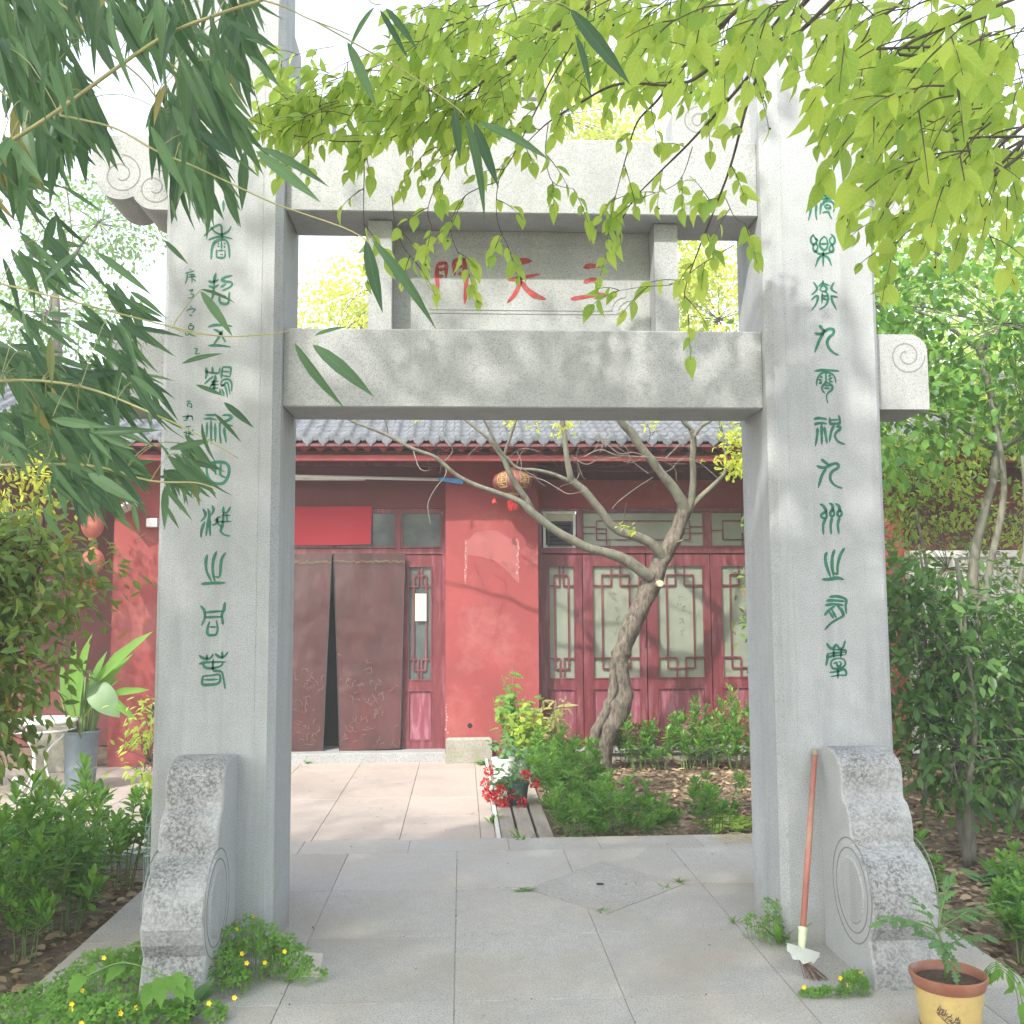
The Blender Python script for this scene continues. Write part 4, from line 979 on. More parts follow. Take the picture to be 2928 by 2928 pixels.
# beyond the gateway: yellow-green trees behind the hall roof
make_tree('background_tree', 'sunlit yellow spring tree with bare twigs seen between the beams beside the left pillar', 'tree', (-3.2, 15, -.1), [(0, 0, 0), (.1, 0, 2), (.3, 0, 4), (.8, 0, 5.5)], .16,
          [(-2.6, 15, 6.6, 1.3, 1, 1.1), (-1.2, 15.3, 5.6, 1.1, 1, 1.0), (-3.4, 15.4, 5.2, 1.1, 1, 1.0), (-2.2, 15, 4.4, 1.5, 1, .7), (-1.6, 15, 7.8, 1.3, 1, .8)], 11000, .11, m_yleaf, m_twig, RHOMB, 10, .22, 'trees behind the hall')
make_tree('background_tree', 'bright green spring tree behind the hall, between the beams beside the right pillar', 'tree', (3.6, 14, -.1), [(0, 0, 0), (.1, 0, 2.5), (.2, 0, 4.5), (0, 0, 6)], .17,
          [(3.6, 14, 5.6, 1.6, 1.2, 1.4), (5.0, 14.4, 7.0, 1.6, 1.2, 1.3), (3.4, 14.2, 8.2, 1.8, 1.2, 1.3), (5.8, 14, 4.6, 1.5, 1, 1.2), (3.8, 14, 4.0, 1.6, 1, .8)], 26000, .11, m_yleaf, m_twig, RHOMB, 12, .2, 'trees behind the hall')
make_tree('background_tree', 'yellow-green tree rising high above the middle of the upper beam', 'tree', (1.5, 17, -.1), [(0, 0, 0), (.1, 0, 3), (.2, 0, 6), (0, 0, 9)], .2,
          [(.9, 17, 10.2, 1.9, 1.5, 1.5), (3.3, 17.2, 10.6, 1.8, 1.4, 1.4), (2.2, 17, 12.4, 2, 1.4, 1.2)], 12000, .13, m_yleaf, m_twig, RHOMB, 12, .25, 'trees behind the hall')
make_tree('background_tree', 'tall feathery tree standing faint against the sky behind the bamboo', 'tree', (-8.5, 16, -.1), [(0, 0, 0), (.2, 0, 3), (.3, 0, 6), (.2, 0, 8)], .2,
          [(-8.4, 16, 7.5, 1.6, 1.3, .8), (-6.6, 16.3, 6.0, 1.5, 1.2, .5), (-7.5, 16, 9.4, 1.5, 1.2, .8), (-9.8, 16, 6, 1.4, 1.2, .9)], 5200, .12, m_darkleaf, m_twig, RHOMB, 10, .25, 'trees behind the hall')
make_tree('background_tree', 'light green tree beyond the hall roof on the far right', 'tree', (9.5, 12.5, -.1), [(0, 0, 0), (.1, 0, 2.5), (.2, 0, 5), (0, 0, 7)], .18,
          [(8.2, 12.5, 5.2, 1.8, 1.4, 1.3), (10.6, 12, 6.2, 2, 1.4, 1.5), (8.6, 12.8, 7.8, 1.6, 1.3, 1.1), (6.8, 12.4, 3.8, 1.2, 1, .8)], 14000, .12, m_leafy, m_twig, RHOMB, 12, .22, 'trees behind the hall')
# right-hand garden
make_tree('garden_tree', 'evergreen tree with several slender stems growing beyond the right pillar', 'tree', (4.1, 3.1, -.12), [(0, 0, 0), (.05, 0, .9), (-.1, .1, 1.8), (.1, 0, 2.8), (0, 0, 3.6)], .06,
          [(3.2, 3.0, 3.0, .8, .8, .75), (4.3, 3.1, 3.7, 1.1, .9, .8), (5.1, 3.0, 2.9, .9, .9, .7), (3.3, 3.3, 3.9, .7, .8, .5), (5.6, 3.3, 4.0, 1, .9, .8), (5.6, 2.9, 3.3, .9, .8, .8)], 9500, .085, m_darkleaf, m_bark, OVATE_LO, 11, .15, stems=3)
make_tree('garden_shrub', 'dense dark evergreen shrub with drooping oval leaves right behind the right pillar', 'shrub', (3.15, 1.75, -.12), [(0, 0, 0), (.02, 0, .5), (.05, 0, 1.1), (0, 0, 1.9)], .035,
          [(3.0, 1.9, 1.15, .55, .5, .6), (3.6, 2.2, .95, .6, .5, .55), (2.75, 2.0, 1.45, .36, .45, .4), (3.4, 2.0, 1.3, .5, .5, .4), (3.1, 1.7, .6, .5, .4, .4), (3.7, 2.0, .45, .5, .4, .35)], 4300, .085, m_deepleaf, m_bark, ELLIP, 9, .1, stems=3)
make_tree('garden_shrub', 'tall airy shrub with small reddish and green leaves in front of the white door wall', 'shrub', (3.9, 3.9, -.12), [(0, 0, 0), (.03, 0, .8), (.1, 0, 1.6), (0, 0, 2.4)], .03,
          [(3.4, 4.2, 2.0, .6, .5, .7), (4.3, 4.2, 1.8, .8, .5, .9), (5.2, 4.1, 1.4, .7, .5, .8), (3.5, 4, 1.1, .5, .4, .5), (4.4, 4.1, .6, .8, .4, .4)], 3600, .06, m_photinia, m_bark, ELLIP, 9, .14, stems=4)
make_tree('garden_shrub', 'dark low bush with long leaves filling the ground beside the slender stems', 'shrub', (4.9, 2.5, -.12), [(0, 0, 0), (.02, 0, .4), (.05, 0, .9)], .03,
          [(4.3, 2.4, .8, .65, .5, .6), (5.1, 2.4, .9, .7, .5, .7), (4.1, 3.3, .55, .5, .4, .45), (4.7, 2.3, .4, .8, .4, .35), (5.7, 2.6, .6, .6, .4, .5)], 4300, .09, m_deepleaf, m_bark, ELLIP, 9, .12, stems=3)
make_tree('red_tipped_shrub', 'leggy shrub with bronze young leaves growing against the last lattice door', 'shrub', (2.86, 4.9, -.12), [(0, 0, 0), (0, 0, .6), (-.05, 0, 1.2), (.0, 0, 1.9)], .018,
          [(2.95, 4.9, 1.75, .3, .25, .28), (2.9, 4.85, 1.25, .25, .25, .35), (3.05, 4.9, .75, .25, .25, .4), (3.2, 5, 2.45, .4, .3, .4)], 1100, .075, m_photinia, m_twig, ELLIP, 8, .1, stems=2)
make_tree('garden_tree', 'young yellow-green tree with fine leaves standing before the hall at the far right', 'tree', (5.6, 4.7, -.12), [(0, 0, 0), (.05, 0, 1.2), (-.1, 0, 2.2), (-.3, 0, 3.3)], .05,
          [(4.6, 4.7, 3.2, .8, .6, .6), (5.5, 4.7, 3.7, 1, .7, .8), (6.3, 4.7, 2.9, .9, .6, .7), (4.2, 4.6, 2.5, .6, .5, .4), (3.6, 4.5, 2.8, .5, .5, .4), (5.4, 4.6, 2.2, .6, .5, .35)], 6500, .075, m_leafy, m_bark, ELLIP, 9, .14)
# left-hand garden
make_tree('photinia_bush', 'big loose photinia bush with glossy green and bronze leaves beside the left pillar', 'shrub', (-2.35, -.1, -.12), [(0, 0, 0), (.05, 0, .6), (.1, 0, 1.2), (.1, 0, 1.8)], .035,
          [(-2.25, -.1, 1.62, .42, .4, .36), (-1.98, -.05, 1.3, .3, .35, .3), (-2.5, -.2, 1.25, .4, .4, .4), (-2.15, 0, .98, .27, .3, .2), (-2.5, -.35, .82, .24, .25, .25), (-2.0, .3, 1.62, .33, .3, .3), (-2.45, .25, 1.2, .5, .4, .5), (-2.75, .1, .75, .45, .3, .3), (-2.4, -.25, .7, .28, .25, .25), (-2.08, .1, 1.78, .3, .3, .22), (-2.6, -.3, 1.5, .3, .3, .3)], 8000, .066, m_photinia, m_twig, ELLIP, 9, .085, stems=3)
make_tree('yellow_bush', 'sunlit yellow-green bush glowing between the bamboo and the hall', 'shrub', (-4.6, 4.6, -.12), [(0, 0, 0), (.1, 0, 1), (.3, 0, 2), (.4, 0, 2.6)], .05,
          [(-4.2, 4.6, 2.75, .75, .6, .5), (-5.2, 4.7, 2.6, .8, .6, .7), (-4.6, 4.5, 1.9, .7, .6, .6), (-5.6, 4.3, 3.3, .8, .6, .7)], 5200, .075, m_yleaf, m_twig, ELLIP, 9, .12)
make_tree('garden_shrub', 'green bush in the shade beneath the glowing yellow bush near the white table', 'shrub', (-5.0, 3.9, -.12), [(0, 0, 0), (.1, 0, .6), (.2, 0, 1.3)], .04,
          [(-4.7, 3.9, 1.2, .6, .5, .5), (-5.5, 3.8, 1.3, .7, .5, .8), (-4.9, 4.0, .6, .4, .4, .35)], 3200, .07, m_glossy, m_twig, ELLIP, 9, .12)
make_tree('garden_shrub', 'small dark bush with reddish shoots at the far corner of the hedge bed', 'shrub', (-3.45, 1.6, -.12), [(0, 0, 0), (.02, 0, .25), (.03, 0, .5)], .02,
          [(-3.4, 1.6, .38, .33, .3, .26), (-3.85, 1.5, .42, .3, .3, .25)], 1100, .06, m_photinia, m_twig, ELLIP, 9, .07, stems=2)
make_tree('fence_rose', 'thin climbing plant with a few orange blossoms beside the left pillar', 'plant', (-2.22, 3.0, -.1), [(0, 0, 0), (.02, 0, .3), (.0, 0, .7)], .012,
          [(-2.22, 3.0, .72, .16, .15, .2), (-2.25, 3.0, .38, .2, .15, .22)], 330, .06, m_leafy, m_twig, ELLIP, 7, .06, stems=2)

# ---- strap-leaved shrublets planted in the beds
def shrublet(kind, h, nst, spread, seed, lsz):
    rs = random.Random(seed); root = thing('bed_shrub', kind, 'shrub'); sm = MB(); P = []; Dv = []; Up = []; Sz = []
    def shoot(b, tp, rad, first):
        c = curve([b, (b+tp)/2+Vector((rs.gauss(0, .012), rs.gauss(0, .012), (tp-b).length*.1)), tp], 3); sm.tube(c, lerp_r([rad, rad*.5], len(c)), 4, True)
        L = (tp-b).length; n = max(3, int(L/.036)); o = rs.uniform(0, 6)
        for lvl in range(n):
            u = 1-lvl/n*(1-first); k = u*(len(c)-1); k0 = int(min(k, len(c)-2)); p = c[k0].lerp(c[k0+1], k-k0)
            nl = 6 if lvl == 0 else (4 if lvl < 3 else 2); o += 1.1
            for q in range(nl):
                an = o+2*PI*q/nl+rs.gauss(0, .25); tilt = (1.1 if lvl == 0 else .75-.2*lvl)+rs.gauss(0, .28); tilt = max(-.25, tilt)
                d = Vector((math.cos(an), math.sin(an), tilt)); P.append(p); Dv.append(d); Up.append(Vector((0, 0, 1))+Vector((-math.cos(an), -math.sin(an), 0))*max(0, tilt)+Vector((rs.gauss(0, .2), rs.gauss(0, .2), 0))); Sz.append(lsz*rs.uniform(.6, 1.15)*(.7 if lvl == 0 else 1))
    for s in range(nst):
        a = rs.uniform(0, 2*PI); rr = spread*math.sqrt(rs.random()); hh = h*rs.uniform(.38, 1.2)
        b = Vector((math.cos(a)*rr*.45, math.sin(a)*rr*.45, 0)); tp = Vector((math.cos(a)*rr+rs.gauss(0, .03), math.sin(a)*rr+rs.gauss(0, .03), hh)); shoot(b, tp, .0048, .3)
        for k in range(rs.randint(1, 2)):
            m0 = b.lerp(tp, rs.uniform(.35, .65)); a2 = a+rs.uniform(-1.3, 1.3); shoot(m0, m0+Vector((math.cos(a2)*.09, math.sin(a2)*.09, hh*rs.uniform(.2, .38))), .003, .2)
    sm.build('stems', m_stalk, root)
    new_obj('leaves', leaf_mesh('leaves', OBOV, P, Dv, Up, Sz, m_glossy), root)
    return root
protos = [shrublet('x', .40, 8, .2, 1, .1), shrublet('x', .46, 10, .23, 2, .105), shrublet('x', .34, 6, .16, 3, .095), shrublet('x', .3, 4, .08, 4, .09)]
used = set()
def plant_shrub(k, x, y, s, label, group, z=-.12):
    p = protos[k]
    if k in used: p = copy_tree(p)
    used.add(k); p.location = (x, y, z); p.rotation_euler = (0, 0, random.uniform(0, 6)); zz = 1.2 if 'plinth' in group else (1.12 if 'hedge' in group else .92); p.scale = (s*.86, s*.86, s*random.uniform(.85, 1.15)*zz); p['label'] = label; p['group'] = group
    return p
ORD = ['nearest', 'second from', 'third from', 'fourth from', 'fifth from', 'sixth from', 'seventh from', 'eighth from']
seen_lab = {}
def rowlab(i, what, rows, x, y, x0, ref, sg):
    row = next(n for lim, n in rows if y > lim); k = seen_lab.get((what, row), 0); seen_lab[(what, row)] = k+1
    return f"glossy {what} {ORD[k] if k else 'nearest'} {ref} in the {row}"
GA = 'glossy shrubs filling the left hedge bed'; LA = 'glossy green shrub in the dense hedge bed left of the gateway'
for i, (x, y) in enumerate([(-1.98, 1.55), (-2.3, 1.7), (-2.7, 1.75), (-2.05, 1.15), (-2.4, 1.2), (-2.85, 1.3), (-3.3, 1.3), (-1.98, .75), (-2.3, .75), (-2.7, .8), (-3.1, .8), (-2.0, .38), (-2.35, .35), (-2.72, .3), (-3.15, .35), (-2.55, .0), (-2.95, -.1), (-3.3, .0), (-3.55, .9), (-3.6, .4)]):
    plant_shrub(i % 3, x, y, random.uniform(.95, 1.2) if y > .5 else random.uniform(.75, .95), rowlab(i, 'hedge-bed shrub', [(1.45, 'row against the stone kerb'), (1.0, 'second row from the kerb'), (.6, 'middle row'), (.2, 'row before the nearest'), (-9, 'row nearest the viewer')], x, y, -1.9, 'the left pillar', -1), GA)
for x, y, s, l in ((-2.13, -.22, .7, 'small bright shrub at the near edge of the hedge bed, beside the slanting path edge'), (-2.42, -.42, .75, 'low glossy shrub over the litter nearest the viewer on the left')):
    plant_shrub(3, x, y, s*1.2, l, 'low shrubs at the near edge of the left bed')
GB = 'glossy shrubs in the bed around the crooked tree'; LB = 'glossy shrub in the clump between the timber planks and the crooked trunk'
for i, (x, y) in enumerate([(.76, 2.32), (1.0, 2.34), (.78, 2.75), (1.02, 2.8), (.76, 3.2), (1.0, 3.3), (.74, 3.7), (.96, 3.8), (.74, 4.25), (.95, 4.35), (.78, 4.8), (.95, 5.0)]):
    plant_shrub(i % 3, x, y, random.uniform(.8, .98) if y < 3.1 else random.uniform(.9, 1.1), f"glossy clump shrub {'beside the planks' if x < .9 else 'on the tree side'}, {ORD[i//2]} the platform edge", GB, -.12)
LC = 'dark glossy shrub along the plinth below the lattice doors'
for i, (x, y) in enumerate([(1.72, 5.4), (1.95, 5.45), (2.2, 5.4), (2.45, 5.45), (2.7, 5.4), (3.05, 5.5), (1.6, 5.7), (2.32, 5.65)]):
    plant_shrub(i % 3, x, y, random.uniform(.9, 1.15), (f'dark glossy shrub below the lattice doors, {ORD[i]} the crooked trunk' if i < 6 else ('shrub squeezed between the trunk and the plinth' if i == 6 else 'shrub behind the front row below the third door')), 'shrubs along the hall plinth')
for k, x, y, s, l in ((3, 1.42, 2.45, .95, 'small two-stemmed shrub in the leaf litter, nearest the crooked tree side'), (0, 1.72, 2.38, .95, 'bushy glossy shrub in the litter close to the right pillar'), (3, 1.32, 2.75, 1.0, 'thin young shrub in the sunlit litter left of its bushy neighbour'),
                      (2, 1.24, 2.42, .9, 'dark bushy shrub at the front corner of the bed, right of the clump'), (3, 1.9, 3.2, 1.1, 'solitary bright shrub standing behind the others in the litter')):
    plant_shrub(k, x, y, s, l, 'single shrubs in the litter bed')
LDS = ['fresh green shrub directly behind the right drum stone', 'bushy shrub right of the drum stone, halfway down the bed', 'bright shrub in the middle of the right litter bed', 'narrow shrub close to the paving beside the drum stone', 'broad shrub in the right bed near the picture edge',
       'slim tall shrub rising behind the toothed-leaf pot plant', 'shrub at the right border of the litter, farther back', 'low shrub just behind the yellow flowerpot', 'slender shrub right of and behind the yellow flowerpot', 'low shrub in the lower right corner beyond the paving', 'lone young shrub under the slender stems']
for k, x, y, s in ((2, 2.42, .95, .95), (0, 2.62, .35, .9), (2, 2.95, .75, .9), (3, 2.5, .05, 1.1), (0, 3.15, .2, .9), (3, 2.85, .3, 1.2), (2, 3.4, .55, .85), (2, 2.55, -.35, .8), (3, 2.75, -.1, 1.1), (0, 2.9, -.55, .8), (3, 3.6, 1.2, 1)):
    LDn = LDn+1 if 'LDn' in globals() else 0; plant_shrub(k, x, y, s, LDS[LDn], 'shrubs in the right bed')

# ---- dry leaves lying on the soil
N = 42000
x = rng.uniform(-5, 8, N); y = rng.uniform(-2.5, 6, N)
ok = ~((x > -1.72) & (x < 2.27) & (y < 2.16)) & ~((x < .66) & (y > 1.98)) & ~((x > -1.8) & (x < .7) & (y > 1.9)) & ~(y > 5.95)
x, y = x[ok], y[ok]; N = len(x)
P = np.stack([x, y, rng.uniform(-.122, -.098, N)], 1); a = rng.uniform(0, 2*PI, N)
tag(new_obj('leaf_litter', leaf_mesh('leaf_litter', ELLIP, P, np.stack([np.cos(a), np.sin(a), rng.uniform(-.15, .25, N)], 1), rand_unit(N)*.8+np.array([0, 0, 1.]), rng.uniform(.04, .09, N), m_litter)), kind='stuff')

# ================================================================== BAMBOO ARCHING IN FROM THE LEFT
bam = thing('bamboo_clump', 'arching bamboo with long hanging leaves filling the upper left in front of the pillar', 'bamboo', (-3.4, -3.2, -.12))
bm_nodes = []
def inpoly(x, y, P):
    c = False; n = len(P)
    for i in range(n):
        x1, y1 = P[i]; x2, y2 = P[(i+1) % n]
        if (y1 > y) != (y2 > y) and x < (x2-x1)*(y-y1)/(y2-y1)+x1: c = not c
    return c
def cdir(ang, dep=0.0):
    a = R(ang); v = math.cos(a)*_R-math.sin(a)*_U+dep*_F; return v/np.linalg.norm(v)
BP, BD, BU, BS = [], [], [], []
def bleaf(p, ang, L, dep=0.0, tw=.5):
    BP.append(tuple(p)); BD.append(cdir(ang, dep)); u = -_F+_U*random.uniform(-.1, .7)+_R*random.gauss(0, tw)+np.array([random.gauss(0, .35)]*1+[0, 0]); BU.append(u); BS.append(L)
stem_c = []
def bstem(px, d0, d1, r0, r1, name='culm', mat=m_bamboo):
    n = len(px); pts = [Wd(x, y, d0+(d1-d0)*i/(n-1)) for i, (x, y) in enumerate(px)]
    c = curve(pts, 4); MB().tube(c, lerp_r([r0, r1], len(c)), 7, True).build(name, mat, bam, True); stem_c.extend(c[::2]); return c
bstem([(-420, 640), (-160, 505), (0, 421), (152, 325), (446, 117), (620, 42), (751, 0)], 1.9, 1.75, .0046, .0026)
bstem([(751, 0), (820, 22), (875, 50), (965, 85), (1000, 100)], 1.75, 1.7, .0016, .0009, 'twig')
bstem([(172, 330), (325, 365), (446, 431), (558, 477), (710, 548), (801, 588), (980, 650), (1046, 685)], 1.85, 1.7, .0022, .001, 'twig')
bstem([(-120, 790), (0, 811), (180, 855), (385, 908), (609, 959), (770, 955), (830, 945)], 1.9, 1.8, .0024, .0009, 'twig')
bstem([(609, 959), (500, 940), (530, 880), (573, 829)], 1.8, 1.8, .0012, .0008, 'twig')
bstem([(-300, 1150), (0, 1090), (230, 1105), (430, 1180), (560, 1240), (680, 1310)], 2.1, 2.0, .004, .001, 'twig')
bstem([(-300, 1330), (0, 1330), (250, 1330), (430, 1375), (560, 1380), (620, 1400)], 2.2, 2.0, .004, .001, 'twig')
bstem([(1020, -60), (1060, 5), (1090, 12)], 1.8, 1.8, .0012, .0009, 'twig')
bstem([(900, 60), (1056, 147), (1157, 203), (1294, 299), (1330, 335)], 1.75, 1.7, .0016, .0009, 'twig')
bstem([(1380, -80), (1450, -10), (1600, 10), (1629, 25)], 1.8, 1.75, .0014, .0009, 'twig')
bstem([(-100, -40), (170, 10), (260, 110), (400, 220), (470, 320)], 2.3, 2.2, .0035, .0015, 'twig')
bstem([(90, -120), (300, 60), (520, 210), (640, 430)], 2.6, 2.4, .004, .0015, 'twig')
bstem([(-260, 120), (0, 260), (160, 420), (210, 700)], 2.7, 2.5, .004, .0015, 'twig')
# standing culms off to the left that these stems belong to
for i, (bx, by) in enumerate([(-3.4, -3.2), (-3.1, -2.6), (-3.8, -2.9), (-3.5, -3.8), (-2.9, -3.5), (-3.9, -2.2)]):
    b = Vector((bx, by, -.12)); tipx = Vector((bx+.9+.2*i, by+.5, 5.4)); c = curve([b, b+Vector((.05, .02, 1.8)), b+Vector((.22, .1, 3.4)), tipx]); MB().tube(c, lerp_r([.021, .007], len(c)), 8).build('culm', m_bamboo, bam, True)
# nodes with fans of hanging leaves
regA = [(-60, -60), (700, -60), (670, 60), (640, 130), (650, 230), (630, 330), (600, 420), (570, 480), (520, 460), (430, 370), (330, 330), (180, 360), (60, 420), (-60, 470)]
regB = [(-60, 420), (60, 430), (220, 560), (120, 700), (330, 800), (420, 860), (360, 930), (200, 1000), (-60, 1010)]
regC = [(-60, 980), (200, 960), (360, 1010), (430, 1080), (480, 1180), (540, 1290), (520, 1360), (400, 1370), (280, 1400), (120, 1400), (-60, 1400)]
for reg, n, mean, sd, L0, L1, d0, d1, fan in ((regA, 215, 74, 15, .075, .165, 1.75, 3.3, 4), (regB, 34, 48, 22, .09, .13, 1.9, 2.9, 3), (regC, 175, 50, 22, .06, .13, 1.95, 3.1, 4)):
    k = 0
    while k < n:
        x, y = random.uniform(-60, 800), random.uniform(-60, 1500)
        if not inpoly(x, y, reg): continue
        if reg is regC and y < 1150 and random.random() < .35: continue
        if mn.noise(Vector((x*.006, y*.0045, 2.2))) > .16: continue
        k += 1; d = random.uniform(d0, d1)**1.0; p = Wd(x, y, d); m0 = random.gauss(mean, 7)
        near = min(stem_c, key=lambda q: (q-p).length)
        if k % 3 == 0 and (near-p).length < .35:
            q = curve([near, (near+p)/2+Vector((0, 0, .03)), p], 3); bm_nodes.append(q)
        for j in range(fan+random.randint(-1, 1)):
            bleaf(p+Vector((random.gauss(0, .008), random.gauss(0, .02), random.gauss(0, .012))), m0+random.gauss(0, sd), random.uniform(L0, L1), random.gauss(0, .35), .55)
tw = MB()
for q in bm_nodes: tw.tube(q, .0011, 4, False)
tag(tw.build('twigs', m_bamboo, bam, True), kind='stuff')
for x0, y0, x1, y1, d in ((1071, 20, 983, 142, 1.8), (993, 119, 1069, 307, 1.75), (1086, 28, 1160, 165, 1.8), (1102, 23, 1190, 137, 1.8), (1452, -10, 1490, 63, 1.8), (1629, 25, 1789, 248, 1.7), (1644, 96, 1700, 261, 1.75),
        (1299, 304, 1315, 456, 1.7), (1330, 335, 1406, 603, 1.65), (1355, 350, 1419, 538, 1.7), (1365, 350, 1578, 456, 1.7), (1046, 685, 1081, 893, 1.7), (1064, 685, 1244, 931, 1.6),
        (730, 431, 903, 588, 1.65), (740, 421, 933, 530, 1.7), (558, 370, 680, 467, 1.7), (680, 456, 743, 512, 1.7), (431, 360, 520, 558, 1.6), (538, 375, 517, 512, 1.7), (700, 430, 690, 600, 1.8),
        (137, 172, 91, 350, 1.4), (142, 172, 188, 340, 1.35), (195, 193, 203, 350, 1.5), (573, 832, 660, 963, 1.8), (573, 827, 674, 862, 1.8), (467, 685, 533, 760, 1.8), (842, 980, 951, 1183, 1.7), (893, 985, 1060, 1140, 1.75),
        (578, 1208, 588, 1340, 1.7), (218, 720, 300, 832, 1.8), (274, 720, 421, 847, 1.8), (218, 725, 112, 811, 1.8), (178, 532, 284, 609, 1.9), (170, 445, 160, 522, 1.9), (900, 960, 1000, 930, 1.8), (640, 1150, 720, 1230, 1.8),
        (610, 1180, 690, 1270, 1.8), (560, 1100, 640, 1140, 1.8), (520, 1040, 640, 1010, 1.8), (125, 1460, 175, 1560, 1.9), (95, 1460, 105, 1540, 1.9), (380, 1440, 395, 1530, 1.9), (470, 1440, 510, 1520, 1.9), (490, 570, 500, 640, 1.7), (560, 560, 575, 650, 1.7), (640, 540, 675, 650, 1.7), (600, 40, 640, 210, 1.7), (650, 60, 790, 140, 1.7), (700, 110, 815, 150, 1.7), (640, 100, 700, 210, 1.7), (700, 160, 720, 250, 1.7), (715, 160, 800, 250, 1.7)):
    p, q = Wd(x0, y0, d), Wd(x1, y1, d+.02); L = (q-p).length
    BP.append(tuple(p)); BD.append(np.array(q-p)+np.array([0, 0, .12*L])); BU.append(-_F+_U*.25+_R*random.gauss(0, .25)); BS.append(L*1.02)
for k in range(230):  # unseen bamboo tops, added so their shadows streak the courtyard
    c = Vector((random.uniform(-6.2, -2.3), random.uniform(-2.2, 1.0), random.uniform(3.9, 5.6)))
    if c.x > -3.0-.35*(c.y+1): continue
    for j in range(16):
        BP.append(tuple(c+Vector((random.gauss(0, .16), random.gauss(0, .16), random.gauss(0, .1))))); BD.append(np.array([random.gauss(.3, .5), random.gauss(.2, .5), -.6])); BU.append(np.array([random.gauss(0, .4), random.gauss(0, .4), 1.])); BS.append(random.uniform(.12, .2))
BD = [np.array(d)/np.linalg.norm(d) for d in BD]
leaf_parts('leaf', LANCES, BP, BD, BU, BS, m_bleaf, bam, 300)

# ================================================================== LEAFY TREE OVERHEAD
lt = thing('leafy_tree', 'broad tree with fresh yellow-green leaves hanging across the top in front of the gateway', 'tree', (3.6, -4.6, -.12))
MB().tube(curve([(3.6, -4.6, -.12), (3.55, -4.5, 1.5), (3.4, -4.2, 3.2), (3.0, -3.9, 4.6), (2.2, -3.6, 5.6)]), lerp_r([.16, .07], 17), 12, True, .1).build('trunk', m_barkold, lt, True)
LP, LD_, LU, LS = [], [], [], []
berries = MB(); tws = MB()
def sprig(p, ang, L, dep, n, lo=.055, hi=.085, droop=.5):
    d = Vector(cdir(ang, dep)); pts = [Vector(p)]; q = Vector(p)
    for i in range(5):
        d = (d+Vector((0, 0, -droop*.25))).normalized(); q = q+d*L/5; pts.append(q.copy())
    c = curve(pts, 2); tws.tube(c, lerp_r([.0018, .0007], len(c)), 4, False)
    for i in range(n):
        u = (i+.6)/n; a = c[min(len(c)-1, int(u*(len(c)-1)))]; side = 1 if i % 2 else -1
        t = Vector(c[min(len(c)-1, int(u*(len(c)-1))+1)])-Vector(c[max(0, int(u*(len(c)-1))-1)]); t.normalize()
        s_ = t.cross(Vector(_F)).normalized()*side
        dv = t*.55+s_*random.uniform(.35, .8)+Vector((0, 0, random.uniform(-.85, -.35)))+Vector(_F)*random.gauss(0, .35)
        if i == n-1: dv = t+Vector((0, 0, -.6))
        LP.append(tuple(a)); LD_.append(tuple(dv)); LU.append(tuple(-_F*.7+_U*random.uniform(-.1, 1.3)+_R*random.gauss(0, .75))); LS.append(random.uniform(lo, hi))
    if random.random() < .12:
        a = c[-2]; b = a+Vector((random.gauss(0, .006), 0, -.012)); berries.lathe([(0.0001, -.0035), (.003, -.002), (.0036, 0), (.003, .002), (.0001, .0035)], b, 7, False)
def lbranch(px, d0, d1, r0, r1, step=.1, L=(.08, .17), n=(3, 5), name='branch', both=True, lo=.034, hi=.08, join=None):
    k = len(px); pts = [Wd(x, y, d0+(d1-d0)*i/(k-1)) for i, (x, y) in enumerate(px)]
    if join is not None: pts = [Vector(join)]+pts
    c = curve(pts, 6); MB().tube(c, lerp_r([r0, r1], len(c)), 6, True, .1).build(name, m_twig, lt, True)
    acc = 0; sd_ = 1
    for i in range(7 if join is not None else 1, len(c)):
        acc += (c[i]-c[i-1]).length
        if acc > step:
            acc = 0; sd_ = -sd_; t = c[i]-c[i-1]; base = math.degrees(math.atan2(-t.dot(Vector(_U)), t.dot(Vector(_R))))
            sprig(c[i], base+sd_*random.uniform(25, 70), random.uniform(*L), random.gauss(0, .4), random.randint(*n), lo, hi)
    sprig(c[-1], base if 'base' in dir() else 120, random.uniform(*L), 0, n[1], lo, hi)
HUB = (2.2, -2.6, 4.3); HUB2 = (3.0, -2.9, 3.9)
lbranch([(2343, -40), (2298, 46), (2065, 172), (1948, 240), (1771, 240), (1659, 294), (1568, 350), (1510, 405)], 3.0, 3.5, .009, .0015, join=HUB)
lbranch([(2420, -40), (2222, 122), (2120, 243), (2039, 335), (1959, 421), (1882, 497), (1805, 580), (1755, 680)], 3.0, 3.6, .008, .0012, join=HUB)
lbranch([(2180, -40), (2080, 60), (1943, 203), (1882, 284), (1822, 350), (1790, 450), (1760, 560)], 3.1, 3.5, .008, .0012, join=HUB)
lbranch([(2330, -60), (2217, 127), (2151, 253), (2090, 471), (2039, 608), (1999, 710), (1958, 831), (1968, 900)], 2.9, 3.4, .007, .0012, join=HUB)
lbranch([(2740, 60), (2640, 170), (2560, 260), (2500, 320), (2450, 370)], 2.0, 2.15, .004, .001, join=(2.4, -2.7, 3.2), lo=.06, hi=.09)
lbranch([(3000, 380), (2928, 390), (2770, 395), (2683, 421), (2600, 500), (2540, 590)], 2.3, 2.5, .005, .001, join=HUB2)
lbranch([(2640, -40), (2720, 150), (2754, 355), (2790, 507), (2820, 644), (2850, 720)], 2.2, 2.4, .004, .001, join=HUB2)
lbranch([(3000, 300), (2928, 405), (2840, 512), (2700, 600), (2600, 660), (2560, 700)], 2.4, 2.7, .005, .001, join=HUB2)
